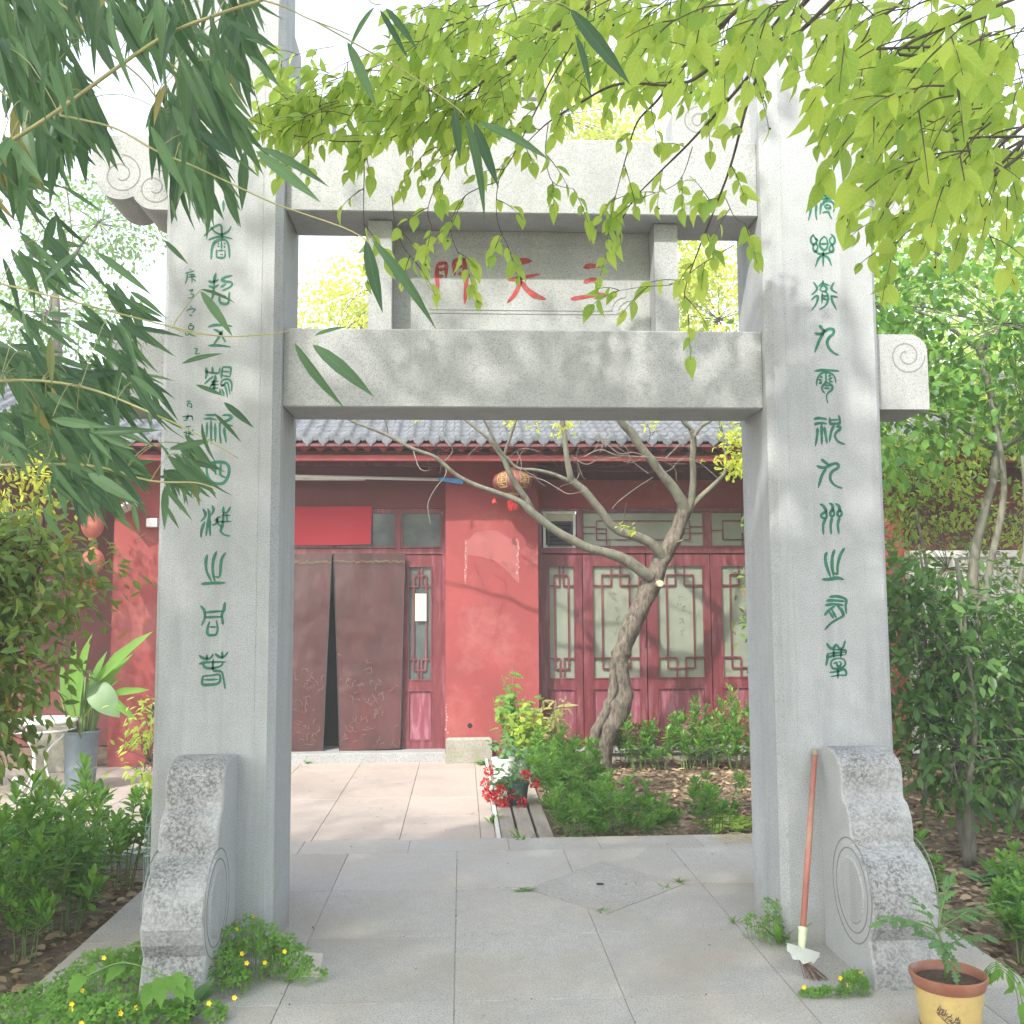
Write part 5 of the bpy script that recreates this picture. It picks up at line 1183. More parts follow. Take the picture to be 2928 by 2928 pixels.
lbranch([(1760, -40), (1700, 0), (1640, 40), (1538, 117), (1421, 203), (1294, 300), (1200, 360), (1117, 395), (1060, 440)], 3.2, 3.5, .008, .0015, join=HUB)
lbranch([(1380, 230), (1340, 330), (1294, 446), (1244, 537), (1223, 603), (1235, 650)], 3.3, 3.4, .003, .001)
lbranch([(1117, 395), (1050, 430), (1041, 520), (1041, 640), (1050, 690)], 3.4, 3.5, .003, .001)
lbranch([(1640, 120), (1580, 220), (1538, 304), (1467, 446), (1426, 517), (1421, 624), (1450, 700)], 3.2, 3.4, .0035, .001)
lbranch([(1120, 400), (979, 405), (900, 395), (832, 385), (735, 350), (700, 335)], 3.5, 3.3, .003, .001)
lbranch([(1294, 300), (1175, 230), (1056, 200), (950, 230), (870, 260)], 3.4, 3.5, .003, .001)
lbranch([(1568, 350), (1560, 440), (1580, 520), (1640, 540)], 3.5, 3.5, .002, .0009)
lbranch([(2100, 700), (2000, 760), (1934, 810), (1840, 820), (1771, 831)], 3.5, 3.5, .002, .0009)
lbranch([(1980, 420), (1940, 520), (1850, 560)], 3.5, 3.5, .002, .0009)
lbranch([(1420, 520), (1330, 560), (1290, 640), (1300, 700), (1330, 760)], 3.4, 3.5, .002, .0009)
lbranch([(1120, 560), (1130, 640), (1150, 700), (1180, 740)], 3.4, 3.5, .002, .0009)
lbranch([(2010, 700), (2060, 560), (2100, 620), (2130, 640)], 3.4, 3.4, .002, .0009)
# fuller mass across the top and the right
for i in range(80):
    while True:
        x, y = random.uniform(1250, 2990), random.uniform(-80, 640)
        lim = 110 if x < 1500 else (120 if x < 2180 else (20 if x < 2560 else 440))
        if y < lim: break
    d = random.uniform(2.6, 3.8) if x < 2100 else random.uniform(1.7, 3.2)
    x2, y2 = x-random.uniform(90, 220), y+random.uniform(30, 150)
    lbranch([(x, y), ((x+x2)/2, (y+y2)/2-15), (x2, y2)], d, d+random.uniform(-.1, .15), .0022, .0009, .07, name='twig')
for x, y, x2, y2, d in ((1250, 150, 1100, 260, 3.4), (1180, 330, 1000, 300, 3.5), (1360, 260, 1230, 330, 3.3), (1000, 330, 880, 330, 3.4), (930, 380, 850, 440, 3.3), (1250, 420, 1180, 480, 3.4), (1450, 60, 1330, 160, 3.4), (1330, 100, 1220, 180, 3.4), (1480, 200, 1380, 280, 3.3), (1150, 240, 1000, 240, 3.5), (1280, 230, 1150, 320, 3.3), (1400, 330, 1300, 380, 3.4), (1100, 180, 980, 260, 3.5)):
    lbranch([(x, y), ((x+x2)/2, (y+y2)/2-12), (x2, y2)], d, d, .0022, .0009, .06, name='twig')
for i in range(120):
    r_ = random.random()
    if r_ < .3: x, y = random.uniform(900, 1500), random.uniform(120, 330)
    elif r_ < .72: x, y = random.uniform(1400, 2250), random.uniform(-40, 235)
    else: x, y = random.uniform(2620, 2990), random.uniform(60, 620)
    d = random.uniform(3.3, 4.15) if x < 2300 else random.uniform(2.5, 3.8)
    x2, y2 = x-random.uniform(60, 150), y+random.uniform(15, 80)
    lbranch([(x, y), ((x+x2)/2, (y+y2)/2-8), (x2, y2)], d, d, .0016, .0008, .06, L=(.07, .13), name='twig', lo=.045, hi=.075)
tag(tws.build('sprig_stems', m_twig, lt), kind='stuff')
berries.v and tag(berries.build('berries', m_core, lt, True), kind='stuff')
# unseen part of the crown above the viewer, shaped to shade the paving
NC = 46000
x = rng.uniform(-6.5, 4.5, NC); y = rng.uniform(-9.5, -1.5, NC)
cl = np.array([mn.noise(Vector((a*.9, b*.9, 3.1)))+.5*mn.noise(Vector((a*2.2, b*2.2, 7))) for a, b in zip(x, y)])
edge = np.clip((-y-1.9)/1.6, 0, 1); ok = (cl > .42-1.5*edge) & (rng.uniform(0, 1, NC) < .25+.75*edge) & (x < .1+.5*cl+np.clip((-y-4)*.8, 0, 5))
x, y = x[ok], y[ok]; z = rng.uniform(4.6, 6.2, len(x))+.25*np.abs(x)/4
dd = rand_unit(len(x)); dd[:, 2] = -abs(dd[:, 2])*.6
me = leaf_mesh('crown', OVATE_LO, np.stack([x, y, z], 1), dd, rand_unit(len(x))*.6+np.array([0, 0, 1.]), rng.uniform(.1, .16, len(x)), m_leafy, worldloc(lt)); tag(new_obj('crown', me, lt), kind='stuff')
lb = MB()
for i in range(26):
    b = Vector((random.uniform(-6, 4), random.uniform(-9, -2.5), random.uniform(4.8, 5.8))); lb.tube(curve([(2.2, -3.6, 5.6), (Vector((2.2, -3.6, 5.6))+b)/2+Vector((0, 0, .3)), b]), lerp_r([.04, .01], 9), 6)
tag(lb.build('branches', m_barkold, lt, True), kind='stuff')
leaf_parts('leaf', OVATES, LP, LD_, LU, LS, m_leafy, lt, 300)
print('leaves', len(LP), len(BP))

# ================================================================== SMALL THINGS
def Z3(x, y, z=0.): return G(x*.50725, 1948+y*.50725, z)
def Z4(x, y, z=0.): return G(980+x*.50725, 1948+y*.50725, z)
def Z5(x, y, z=0.): return G(1948+x*.50725, 1948+y*.50725, z)
# worn-out broom leaning on the right pillar
b0 = G(2289, 2790); b0.z = .03; b1 = W(2331, 2143, -.02)
br = thing('broom', 'worn broom with a red painted handle leaning on the right pillar beside the drum stone', 'broom', (b0.x, b0.y, 0))
ax = (b1-b0).normalized()
MB().tube([b0+ax*.13, b0+ax*.5, b1-ax*.03], [.0125, .0135, .012], 12).build('handle', m_handle, br, True)
MB().tube([b1-ax*.03, b1], [.0122, .011], 12).build('handle_end', m_cork, br, True)
MB().tube([b0+ax*.03, b0+ax*.13, b0+ax*.152, b0+ax*.156], [.012, .0175, .0195, .021], 12).build('collar', m_palegreen, br, True)
m = MB(); P = []
for i in range(15):
    a = PI*i/14; P.append((math.cos(a)*.072*(1 if i < 9 else .93), .012+.052*math.sin(a)**.8+.008*math.sin(i*2.1)))
sx = ax.cross(Vector((0, 1, 0))).normalized()
q0 = b0+ax*.045
fr = [q0-sx*x+ax*(.045-y*.95)+Vector((0, -.014-.012*math.cos(x*22), 0)) for x, y in P]
bk = [v+Vector((0, .004, 0)) for v in fr]
n = len(fr); m.add(fr+bk, [tuple(range(n)), tuple(range(2*n-1, n-1, -1))]+[(i, i+n, (i+1) % n+n, (i+1) % n) for i in range(n)])
m.build('blade', m_greyplastic, br)
m = MB()
for i in range(34):
    a = random.uniform(-.2, 1); L = random.uniform(.04, .085); s0 = b0+ax*.03+sx*0+Vector((random.uniform(-.01, .01), -.005, 0))
    e = Vector((s0.x+.075*a+.01, s0.y-.02-L*random.uniform(.2, .9), .004)); m.tube([s0, (s0+e)/2+Vector((0, 0, .004)), e], .0011, 4)
tag(m.build('bristles', m_bristle, br), kind='stuff')

# ---- yellow banded flowerpot at the right front
pc = onplane(2711, 2779, 2, .2); pc.z = 0
pt = thing('flowerpot', 'brown rimmed yellow flowerpot with a dark print, in front of the right drum stone', 'flowerpot', pc)
MB().lathe([(.095, 0), (.098, .02), (.1, .026), (.114, .135), (.115, .155)], pc, 40).build('body', m_yellow, pt, R(40))
MB().lathe([(.097, -.001), (.1015, .02), (.102, .024), (.099, .025)], pc, 40).build('foot_band', m_terra, pt, R(40))
MB().lathe([(.115, .154), (.121, .158), (.127, .178), (.131, .188), (.131, .197), (.125, .2), (.117, .194), (.114, .158)], pc, 40, False).build('rim', m_terra, pt, R(50))
MB().lathe([(.116, .168), (.07, .174), (.0, .178)], pc, 24, False).build('soil', m_soilpot, pt, True)
m = MB(); cdirv = (Vector(CAM)-pc); ca_ = math.atan2(cdirv.y, cdirv.x)
def onpot(u, z, r_=.1185):
    a = ca_+u; rr = .1+(z-.026)/.109*.014+.0008; return pc+Vector((rr*math.cos(a), rr*math.sin(a), z))
for i in range(60):
    u0 = -.38+random.random()*.72; z0 = .1-.045*(u0+.38)/.72+random.gauss(0, .008); a = random.uniform(-.9, .9)
    m.stroke([onpot(u0, z0), onpot(u0+.05*math.cos(a), z0+.009*math.sin(a)), onpot(u0+.1*math.cos(a+.3), z0+.016*math.sin(a+.3))], random.uniform(.0016, .0045), cdirv.normalized(), .0006)
m.stroke([onpot(-.42, .095), onpot(-.2, .073), onpot(.0, .058), onpot(.2, .05)], .004, cdirv.normalized(), .0006)
tag(m.build('printed_motif', m_brownprint, pt), kind='stuff')
LOBED = leafshape([(0, 0), (.12, .05), (.22, .26), (.32, .1), (.42, .3), (.54, .1), (.64, .24), (.76, .07), (.88, .12), (1, 0)], .15, .2)
pp = thing('potted_seedling', 'leggy green plant with toothed leaves growing in the yellow flowerpot', 'plant', pc+Vector((0, 0, .17)))
m = MB(); s0 = pc+Vector((-.01, 0, .17)); top = s0+Vector((-.02, -.0, .17)); m.tube([s0, s0+Vector((.004, 0, .08)), top], [.006, .005, .004], 7)
P, Dv, Up, Sz = [], [], [], []
for i, (dx, dy, dz, n_) in enumerate([(-.2, -.02, .04, 6), (-.14, .08, .08, 5), (.14, -.03, .06, 6), (.18, .05, .02, 6), (.04, -.1, .1, 5), (-.05, .08, .13, 5), (.08, .1, .12, 5), (-.06, -.1, .04, 5), (.22, -.02, .10, 6), (.0, -.06, -.05, 5), (.1, -.02, -.03, 5), (-.16, -.06, .12, 5), (.06, .02, .16, 5)]):
    st_ = top if i % 2 == 0 else s0+Vector((0, 0, .11)); e = st_+Vector((dx, dy, dz)); mid = (st_+e)/2+Vector((0, 0, .02)); c = curve([st_, mid, e], 4); m.tube(c, lerp_r([.0028, .0012], len(c)), 5)
    n_ += 2
    for j in range(n_):
        u = .35+.65*j/(n_-1); p = c[min(len(c)-1, int(u*(len(c)-1)))]; t = (e-st_).normalized(); sd_ = Vector((-t.y, t.x, 0))*(1 if j % 2 else -1)
        dv = t*.8+sd_*(.9 if j < n_-1 else 0)+Vector((0, 0, -.25)); P.append(p); Dv.append(dv); Up.append((random.gauss(0, .2), random.gauss(-.3, .2), 1)); Sz.append(random.uniform(.04, .062)*(1.15 if j == n_-1 else 1))
m.build('stems', m_stalk, pp, True)
new_obj('leaves', leaf_mesh('leaves', LOBED, P, Dv, Up, Sz, m_tomato, pc+Vector((0, 0, .17))), pp)
wp = thing('drooping_weed', 'pale green weed drooping over the right rim of the yellow flowerpot', 'plant', pc+Vector((.12, 0, .23)))
P, Dv, Up, Sz = [], [], [], []; m = MB()
for k in range(4):
    s0 = pc+Vector((.1+.01*k, .02*k-.03, .17)); c = curve([s0, s0+Vector((.06, .0, .05)), s0+Vector((.11+.01*k, -.02, -.0)), s0+Vector((.12+.015*k, -.03, -.11))]); m.tube(c, .0018, 5)
    for j in range(2, len(c), 2):
        P.append(c[j]); Dv.append((random.gauss(.25, .4), random.gauss(0, .4), -1)); Up.append((.3, -1, .5)); Sz.append(random.uniform(.045, .075))
m.build('stems', m_stalk, wp, True); new_obj('leaves', leaf_mesh('leaves', ELLIP, P, Dv, Up, Sz, m_brightleaf, pc+Vector((.12, 0, .23))), wp)

# ---- lanterns
def lantern(name, label, c, rx, rz, mat, gold=True, group=None, hang=.25, tassel=True):
    t = thing(name, label, 'lantern', (c.x, c.y, c.z-rz), 0, group)
    n = 32; prof = []
    for i in range(13):
        a = -PI/2+PI*i/12; prof.append((rx*max(.3, math.cos(a)) if 0 < i < 12 else rx*.3, rz*math.sin(a)))
    m = MB(); m.lathe(prof, c, n, True, True)
    # silk ribs: pull every 4th meridian in a little
    v = []
    for (x, y, z) in m.v:
        a = math.atan2(y-c.y, x-c.x); k = 1-.035*abs(math.cos(a*6))**6; v.append((c.x+(x-c.x)*k, c.y+(y-c.y)*k, z))
    m.v = v; m.build('silk_shade', mat, t, True)
    MB().lathe([(rx*.32, -.012), (rx*.34, 0), (rx*.32, .02)], c+Vector((0, 0, rz-.005)), 20, True, True).build('top_cap', m_gold, t)
    MB().lathe([(rx*.30, -.02), (rx*.34, 0), (rx*.32, .012)], c-Vector((0, 0, rz-.002)), 20, True, True).build('bottom_cap', m_gold, t)
    MB().tube([c+Vector((0, 0, rz+.01)), c+Vector((0, 0, rz+hang))], .002, 5).build('cord', m_gold, t)
    if gold:
        for sg in (-1, 1):
            g_ = MB()
            def on(u, w):
                a = -PI/2+sg*.62+u*.5; zz = w*rz*.62; rr = rx*math.cos(math.asin(max(-.95, min(.95, zz/rz))))*1.012
                return c+Vector((rr*math.cos(a), rr*math.sin(a), zz))
            for q in (((-.5, .9), (.5, .9)), ((-.5, .9), (-.5, -.9)), ((.5, .9), (.5, -.9)), ((-.5, -.9), (.5, -.9)), ((-.5, .3), (.5, .3)), ((-.5, -.3), (.5, -.3)), ((0, .9), (0, -.9)), ((-.28, .7), (.28, .5)), ((-.28, .1), (.28, -.1)), ((-.28, -.5), (.28, -.7)), ((-.3, .5), (.3, .72)), ((-.3, -.15), (.3, .12))):
                k0, k1 = q; g_.stroke([on(k0[0]+(k1[0]-k0[0])*i/3, k0[1]+(k1[1]-k0[1])*i/3) for i in range(4)], rx*.04, Vector((math.cos(-PI/2+sg*.62), math.sin(-PI/2+sg*.62), 0)), .001)
            g_.build('gold_character', m_gold, t)
        g_ = MB()
        for k in range(3):
            a = -PI/2+(k-1)*.09*PI*0; 
        for k in (-.08, .08):
            g_.stroke([c+Vector((rx*1.012*math.cos(w)*math.cos(-PI/2+k), rx*1.012*math.cos(w)*math.sin(-PI/2+k), rz*math.sin(w))) for w in np.linspace(-1.2, 1.2, 9)], .004, N_, .001)
        g_.build('gold_rib', m_gold, t)
    if tassel:
        m = MB()
        for i in range(44):
            a = random.uniform(0, 2*PI); r_ = rx*.27*math.sqrt(random.random()); p = c+Vector((r_*math.cos(a), r_*math.sin(a), -rz-.015)); m.tube([p, p+Vector((random.gauss(0, .003), 0, -.07)), p+Vector((random.gauss(0, .008), random.gauss(0, .008), -random.uniform(.12, .16)))], .0022, 4)
        tag(m.build('tassel', m_tassel, t), kind='stuff')
    return t
lc = B_(124, 374, 5.62)
lantern('palace_lantern', 'round red and gold lantern with a tassel hanging before the plastered pier', lc, .205, .125, m_lantern)
s0 = B_(25, 300, 5.6); m = MB(); m.tube([s0, B_(25, 470, 5.6)], .0015, 4)
sb = thing('small_tassel', 'tiny red bell tassel dangling to the left of the round lantern', 'tassel', B_(25, 500, 5.6)); m.build('cord', m_tassel, sb)
MB().lathe([(.002, .03), (.014, .018), (.022, 0), (.026, -.014), (.02, -.018)], B_(25, 482, 5.6), 12).build('bell', m_tassel, sb, True)
lantern('silk_lantern', 'upper of two faded red lanterns hung one above the other at the dark porch', W(265, 1500, 5.3), .105, .135, m_lanternpink, False, 'faded lanterns at the porch', .5, False)
lantern('silk_lantern', 'lower of two faded red lanterns hung one above the other at the dark porch', W(266, 1604, 5.3), .105, .12, m_lanternpink, False, 'faded lanterns at the porch', .02, True)
fl = thing('flood_light', 'flat white flood lamp tilted out from the top of the far left pier', 'lamp', W(355, 1440, 5.75))
q = [W(335, 1445, 5.6), W(383, 1424, 5.6), W(395, 1440, 5.9), W(348, 1462, 5.9)]
m = MB(); m.add([tuple(v) for v in q]+[tuple(v+Vector((0, .01, -.03))) for v in q], [(0, 1, 2, 3), (7, 6, 5, 4), (0, 4, 5, 1), (1, 5, 6, 2), (2, 6, 7, 3), (3, 7, 4, 0)]); m.build('panel', m_white, fl)
MB().tube([W(370, 1450, 5.8), W(385, 1460, 5.94)], .01, 6).build('bracket', m_steel, fl)
q = W(438, 1494, 5.93); tag(MB().box(q.x-.055, q.x+.05, 5.88, 5.948, q.z-.05, q.z+.04, .006).build('junction_box', m_white), 'small white junction box on the red pier beside the left stone pillar', 'box')

# ---- things standing left of the gateway
z0 = G(228, 2262, -.1)
zp = thing('zinc_planter', 'tall grey zinc planter on a pale saucer in front of the red pier', 'planter', z0)
MB().lathe([(.15, 0), (.162, .012), (.168, .03), (.16, .034), (.15, .02)], z0, 28, True).build('saucer', m_offwhite, zp, R(40))
MB().lathe([(.118, .022), (.122, .03), (.148, .5), (.154, .505), (.156, .518), (.15, .525), (.143, .518), (.14, .46), (0, .455)], z0, 32).build('tub', m_zinc, zp, R(40))
cl = thing('canna_plant', 'leafy plant with thick stalks and broad pale leaves rising from the zinc planter', 'plant', z0+Vector((0, 0, .46)))
BROAD = leafshape([(0, 0), (.03, .09), (.08, .16), (.16, .23), (.27, .28), (.4, .305), (.53, .3), (.65, .27), (.76, .22), (.86, .145), (.94, .07), (1, 0)], .12, .4)
SWORD = leafshape([(0, .02), (.2, .07), (.5, .095), (.8, .06), (1, 0)], .35, .25)
m = MB(); P, Dv, Up, Sz = [], [], [], []
for i in range(20):
    a = random.uniform(0, 2*PI); s_ = z0+Vector((.09*math.cos(a), .09*math.sin(a), .46)); h = random.uniform(.25, .7); e = s_+Vector((math.cos(a)*h*.25, math.sin(a)*h*.25, h)); c = curve([s_, (s_+e)/2+Vector((0, 0, .03)), e], 4); m.tube(c, lerp_r([.012, .006], len(c)), 6)
m.build('stalks', m_stalk, cl, True)
for (x0, y0, x1, y1) in ((262, 1955, 312, 2020), (240, 2050, 350, 1845), (250, 2060, 395, 1800), (225, 2050, 210, 1830), (280, 2000, 385, 2070), (260, 2050, 330, 1880), (215, 2060, 150, 1900), (245, 2050, 270, 1860)):
    p, q = W(x0, y0, 4.5), W(x1, y1, 4.35+random.uniform(-.2, .2)); big = (x0 == 262)
    if big: P.append(p); Dv.append(q-p); Up.append((-.2, -1, .6)); Sz.append((q-p).length*1.15)
new_obj('broad_leaf', leaf_mesh('broad_leaf', BROAD, P, Dv, Up, Sz, leafmat('pale_broad_leaf', (.12, .22, .1), (.17, .27, .13), .2, .6), z0+Vector((0, 0, .46))), cl)
P, Dv, Up, Sz = [], [], [], []
for (x0, y0, x1, y1) in ((240, 2050, 340, 1860), (270, 1960, 395, 1795), (225, 2050, 210, 1830), (215, 2060, 150, 1900), (245, 2050, 270, 1860), (290, 1990, 420, 1960), (250, 2010, 330, 1930), (300, 1980, 375, 2055), (230, 2040, 180, 1850)):
    p, q = W(x0, y0, 4.5), W(x1, y1, 4.35+random.uniform(-.2, .2)); P.append(p); Dv.append(q-p); Up.append((-.5, -1, .4)); Sz.append((q-p).length)
new_obj('long_leaves', leaf_mesh('long_leaves', SWORD, P, Dv, Up, Sz, m_brightleaf, z0+Vector((0, 0, .46))), cl)
s0 = G(165, 2205, -.1)
MB_ = MB().box(s0.x-.2, s0.x+.17, s0.y-.1, s0.y+.25, -.11, .36, .02); tag(MB_.build('stone_trough', m_oldstone), 'mossy square stone trough standing behind the zinc planter', 'trough')
# white wrought table
t0 = G(105, 2275, -.1); wt = thing('garden_table', 'white wrought metal garden table with curled legs beside the zinc planter', 'table', t0)
MB().lathe([(.30, .0), (.31, .012), (.30, .024), (.0, .026)], t0+Vector((0, 0, .62)), 36).build('tabletop', m_white, wt, R(40))
m = MB(); m.tube([t0+Vector((.29*math.cos(a), .29*math.sin(a), .56)) for a in np.linspace(0, 2*PI, 25)], .007, 6, False); m.build('hoop', m_white, wt, True)
for k in range(3):
    a = .5+2*PI*k/3; d = Vector((math.cos(a), math.sin(a), 0)); pts = [t0+d*r_+Vector((0, 0, z)) for r_, z in ((.26, .62), (.2, .5), (.08, .38), (.06, .25), (.12, .1), (.22, .02), (.3, .03), (.33, .09), (.29, .13), (.25, .09))]
    MB().tube(curve(pts, 4), .009, 7).build('leg', m_white, wt, True)
# wire cage with a blue bag by the left pillar
cg = thing('wire_cage', 'pale green wire cage with a domed top tucked against the left pillar', 'cage', (-1.41, .68, 0))
x0, x1, y0, y1, zt = -1.535, -1.29, .56, .8, .42
m = MB()
for z in (.01, .15, .3, .44):
    m.tube([(x0, y0, z), (x1, y0, z), (x1, y1, z), (x0, y1, z), (x0, y0, z)], .0025, 4)
m.build('rail', m_wire, cg)
m = MB()
for i in range(14):
    x = x0+(x1-x0)*i/13
    m.tube([(x, y0, 0), (x, y0, zt-.03), (x, y0+.03, zt+.06), (x, (y0+y1)/2, zt+.1), (x, y1-.03, zt+.06), (x, y1, zt-.03), (x, y1, 0)], .0014, 4)
for j in range(1, 9):
    y = y0+(y1-y0)*j/9; m.tube([(x0, y, 0), (x0, y, zt)], .0014, 4)
tag(m.build('wires', m_wire, cg), kind='stuff')
MB().box(x0-.01, x1+.01, y0-.01, y1+.01, .0, .022, .004).build('tray', m_dark, cg)
bgm = bmesh_pts = MB(); prof = [(.01, .13), (.02, .12), (.035, .09), (.05, .05), (.055, .02), (.04, 0), (0, 0)]
bgm.lathe(prof[::-1], (-1.485, .615, .03), 14, False); bgm.v = [(x+.012*mn.noise(Vector((x*40, y*40, z*40))), y+.012*mn.noise(Vector((x*40, y*40, z*40+5))), z) for x, y, z in bgm.v]
tag(bgm.build('plastic_bag', m_blue, None, True), 'crumpled bright blue plastic bag at the bottom of the wire cage', 'bag')

# ---- pots on the planks
f0 = Z4(985, 690, -.062); fp = thing('flowerpot', 'dark green-grey flowerpot on the planks full of scarlet flower heads', 'flowerpot', f0, 0, 'pots on the timber planks')
MB().lathe([(.068, 0), (.07, .006), (.09, .15), (.098, .152), (.1, .172), (.09, .175), (.086, .155), (0, .15)], f0, 26).build('tub', m_pot, fp, R(40))
fx = thing('scarlet_flower', 'sprawling plant with scarlet flower heads spilling out of the dark pot on the planks', 'plant', f0+Vector((0, 0, .15)))
m = MB(); P, Dv = [], []; PP, PD = [], []
top0 = f0+Vector((0, 0, .15))
for (x, y) in ((822, 505), (805, 575), (810, 633), (850, 640), (890, 610), (1035, 525), (1085, 580), (955, 640), (910, 680), (930, 710), (1010, 680), (905, 585), (835, 655), (885, 695)):
    Yf = f0.y-.04-random.uniform(0, .1); p = W(980+x*.50725, 1948+y*.50725, Yf); c = curve([top0, (top0+p)/2+Vector((0, 0, .05)), p], 4); m.tube(c, lerp_r([.004, .002], len(c)), 5)
    for k in range(70):
        v = Vector((random.gauss(0, 1), random.gauss(0, 1), random.gauss(0, 1))).normalized(); r_ = random.uniform(.6, 1)*.026; PP.append(p+v*r_*1.15); PD.append(v+Vector((random.gauss(0, .5), random.gauss(0, .5), random.gauss(0, .5))))
    for k in range(7):
        u = random.uniform(.3, .9); q = c[int(u*(len(c)-1))]+Vector((random.gauss(0, .03), random.gauss(0, .03), random.gauss(0, .02))); P.append(q); Dv.append((random.gauss(0, 1), random.gauss(-.3, 1), random.gauss(0, .5)))
for k in range(60):
    q = top0+Vector((random.gauss(0, .07), random.gauss(0, .05), random.uniform(0, .16))); P.append(q); Dv.append((random.gauss(0, 1), random.gauss(-.3, 1), random.gauss(.2, .5)))
m.build('stems', m_stalk, fx, True)
new_obj('leaves', leaf_mesh('leaves', OVATE_LO, P, Dv, rand_unit(len(P))*.5+np.array([0, -.4, 1]), rng.uniform(.04, .07, len(P)), m_tomato, top0), fx)
tag(new_obj('petals', leaf_mesh('petals', RHOMB, PP, PD, rand_unit(len(PP)), rng.uniform(.02, .03, len(PP)), m_petal, top0), fx), kind='stuff')
def potted(px, py, z, r_, h, mat, label, plabel, plh, spread, n, lsz, lm, shape=OVATE_LO, group='pots on the timber planks'):
    b = Z4(px, py, z); t = thing('flowerpot', label, 'flowerpot', b, 0, group)
    MB().lathe([(r_*.78, 0), (r_*.8, .005), (r_*.98, h*.9), (r_*1.06, h*.91), (r_*1.06, h), (r_*.95, h), (0, h*.92)], b, 24).build('tub', mat, t, R(40))
    p0 = b+Vector((0, 0, h*.9)); pl = thing('potted_plant', plabel, 'plant', p0); m = MB(); P, Dv = [], []
    for k in range(max(3, n//14)):
        e = p0+Vector((random.gauss(0, spread), random.gauss(0, spread*.7), plh*random.uniform(.6, 1))); c = curve([p0, (p0+e)/2+Vector((random.gauss(0, .02), 0, .02)), e], 4); m.tube(c, lerp_r([.004, .002], len(c)), 5)
        for j in range(14):
            u = random.uniform(.2, 1); P.append(c[int(u*(len(c)-1))]+Vector((random.gauss(0, .02), random.gauss(0, .02), random.gauss(0, .015)))); Dv.append((random.gauss(0, 1), random.gauss(-.3, 1), random.gauss(-.1, .4)))
    m.build('stems', m_stalk, pl, True)
    new_obj('leaves', leaf_mesh('leaves', shape, P, Dv, rand_unit(len(P))*.4+np.array([0, -.5, .8]), rng.uniform(.7, 1.2, len(P))*lsz, lm, p0), pl)
potted(905, 560, -.06, .1, .2, m_white, 'white flowerpot standing on the planks behind the scarlet flowers', 'small cream plant in the white pot behind the scarlet flowers', .22, .06, 50, .07, m_tomato)
potted(960, 470, -.06, .1, .17, m_pot, 'dark flowerpot on the planks next to the footing stone of the pier', 'upright plant with pale maple-like leaves in front of the red pier', .78, .11, 230, .1, m_brightleaf, LOBED)
potted(1040, 500, -.06, .11, .2, m_pot, 'low dark pot hidden among leaves at the foot of the red pier', 'round pale-leaved bush beside the maple-leaved plant', .45, .12, 200, .085, m_leafy)
potted(1160, 470, -.06, .11, .16, m_zinc, 'grey bowl with thin arching straw leaves behind the hedge clump', 'thin arching spider plant with straw coloured tips in the grey bowl', .55, .15, 120, .16, leafmat('straw_leaf', (.3, .32, .12), (.45, .4, .2), .4, .3), LANCE_LO)
potted(985, 540, -.06, .07, .12, m_white, 'tiny white pot between the scarlet flowers and the maple-leaved plant', 'narrow dark-leaved sprout in the tiny white pot', .24, .05, 60, .09, m_glossy, LANCE_LO)

# ---- clover and weeds along the stones
CLOV = (np.array([(0, 0, 0)]+[(.55*math.cos(a+s), .55*math.sin(a+s), .06) for a in (0, 2.09, 4.19) for s in (-.5, .5)]+[(.46*math.cos(a), .46*math.sin(a), -.02) for a in (0, 2.09, 4.19)]), [(0, 1, 7, 2), (0, 3, 8, 4), (0, 5, 9, 6)])
def clover(label, blobs, n, sz, flowers, lm=m_brightleaf):
    c0 = Vector((blobs[0][0], blobs[0][1], 0)); t = thing('clover_patch', label, 'weeds', c0); P, SP = [], MB()
    w = [b[2]*b[3]*b[4]**.5 for b in blobs]; tot = sum(w)
    for b, w_ in zip(blobs, w):
        for k in range(int(n*w_/tot)):
            a = random.uniform(0, 2*PI); r_ = math.sqrt(random.random()); z = b[4]*math.sqrt(max(0, 1-r_*r_))*random.uniform(.35, 1)
            P.append(Vector((b[0]+b[2]*r_*math.cos(a), b[1]+b[3]*r_*math.sin(a), .008+z)))
    for p in P[::3]: SP.tube([Vector((p.x*.9+c0.x*.1, p.y*.9+c0.y*.1, 0)), p], .0009, 3, False)
    SP.build('stems', m_stalk, t)
    up = rand_unit(len(P))*.5+np.array([0, -.35, .9]); d = np.cross(up, rand_unit(len(P)))
    tag(new_obj('leaves', leaf_mesh('leaves', CLOV, P, d, up, rng.uniform(.75, 1.25, len(P))*sz, lm, c0), t), kind='stuff')
    for (x, y, z) in flowers:
        F_ = MB(); c = Vector((x, y, z))
        for k in range(5):
            a = 2*PI*k/5; u = Vector((math.cos(a), -.35, math.sin(a)))*.0105; v = Vector((-math.sin(a), 0, math.cos(a)))*.004; F_.add([c, c+u*.6+v, c+u, c+u*.6-v], [(0, 1, 2, 3)])
        F_.build('yellow_flower', m_yellowpetal, t)
def fpos(px, py, Y): v = W(px, py, Y); return (v.x, v.y, max(v.z, .02))
clover('lush clover with tiny yellow flowers between the left drum stone and its pillar', [(-.86, -.22, .16, .13, .24), (-.72, -.18, .1, .1, .15), (-.93, -.38, .1, .12, .16), (-.62, -.28, .08, .06, .05)], 480, .036,
       [fpos(676, 2657, -.25), fpos(758, 2692, -.2), fpos(814, 2720, -.25), fpos(692, 2726, -.35), fpos(706, 2753, -.4), fpos(758, 2752, -.33), fpos(722, 2620, -.1)])
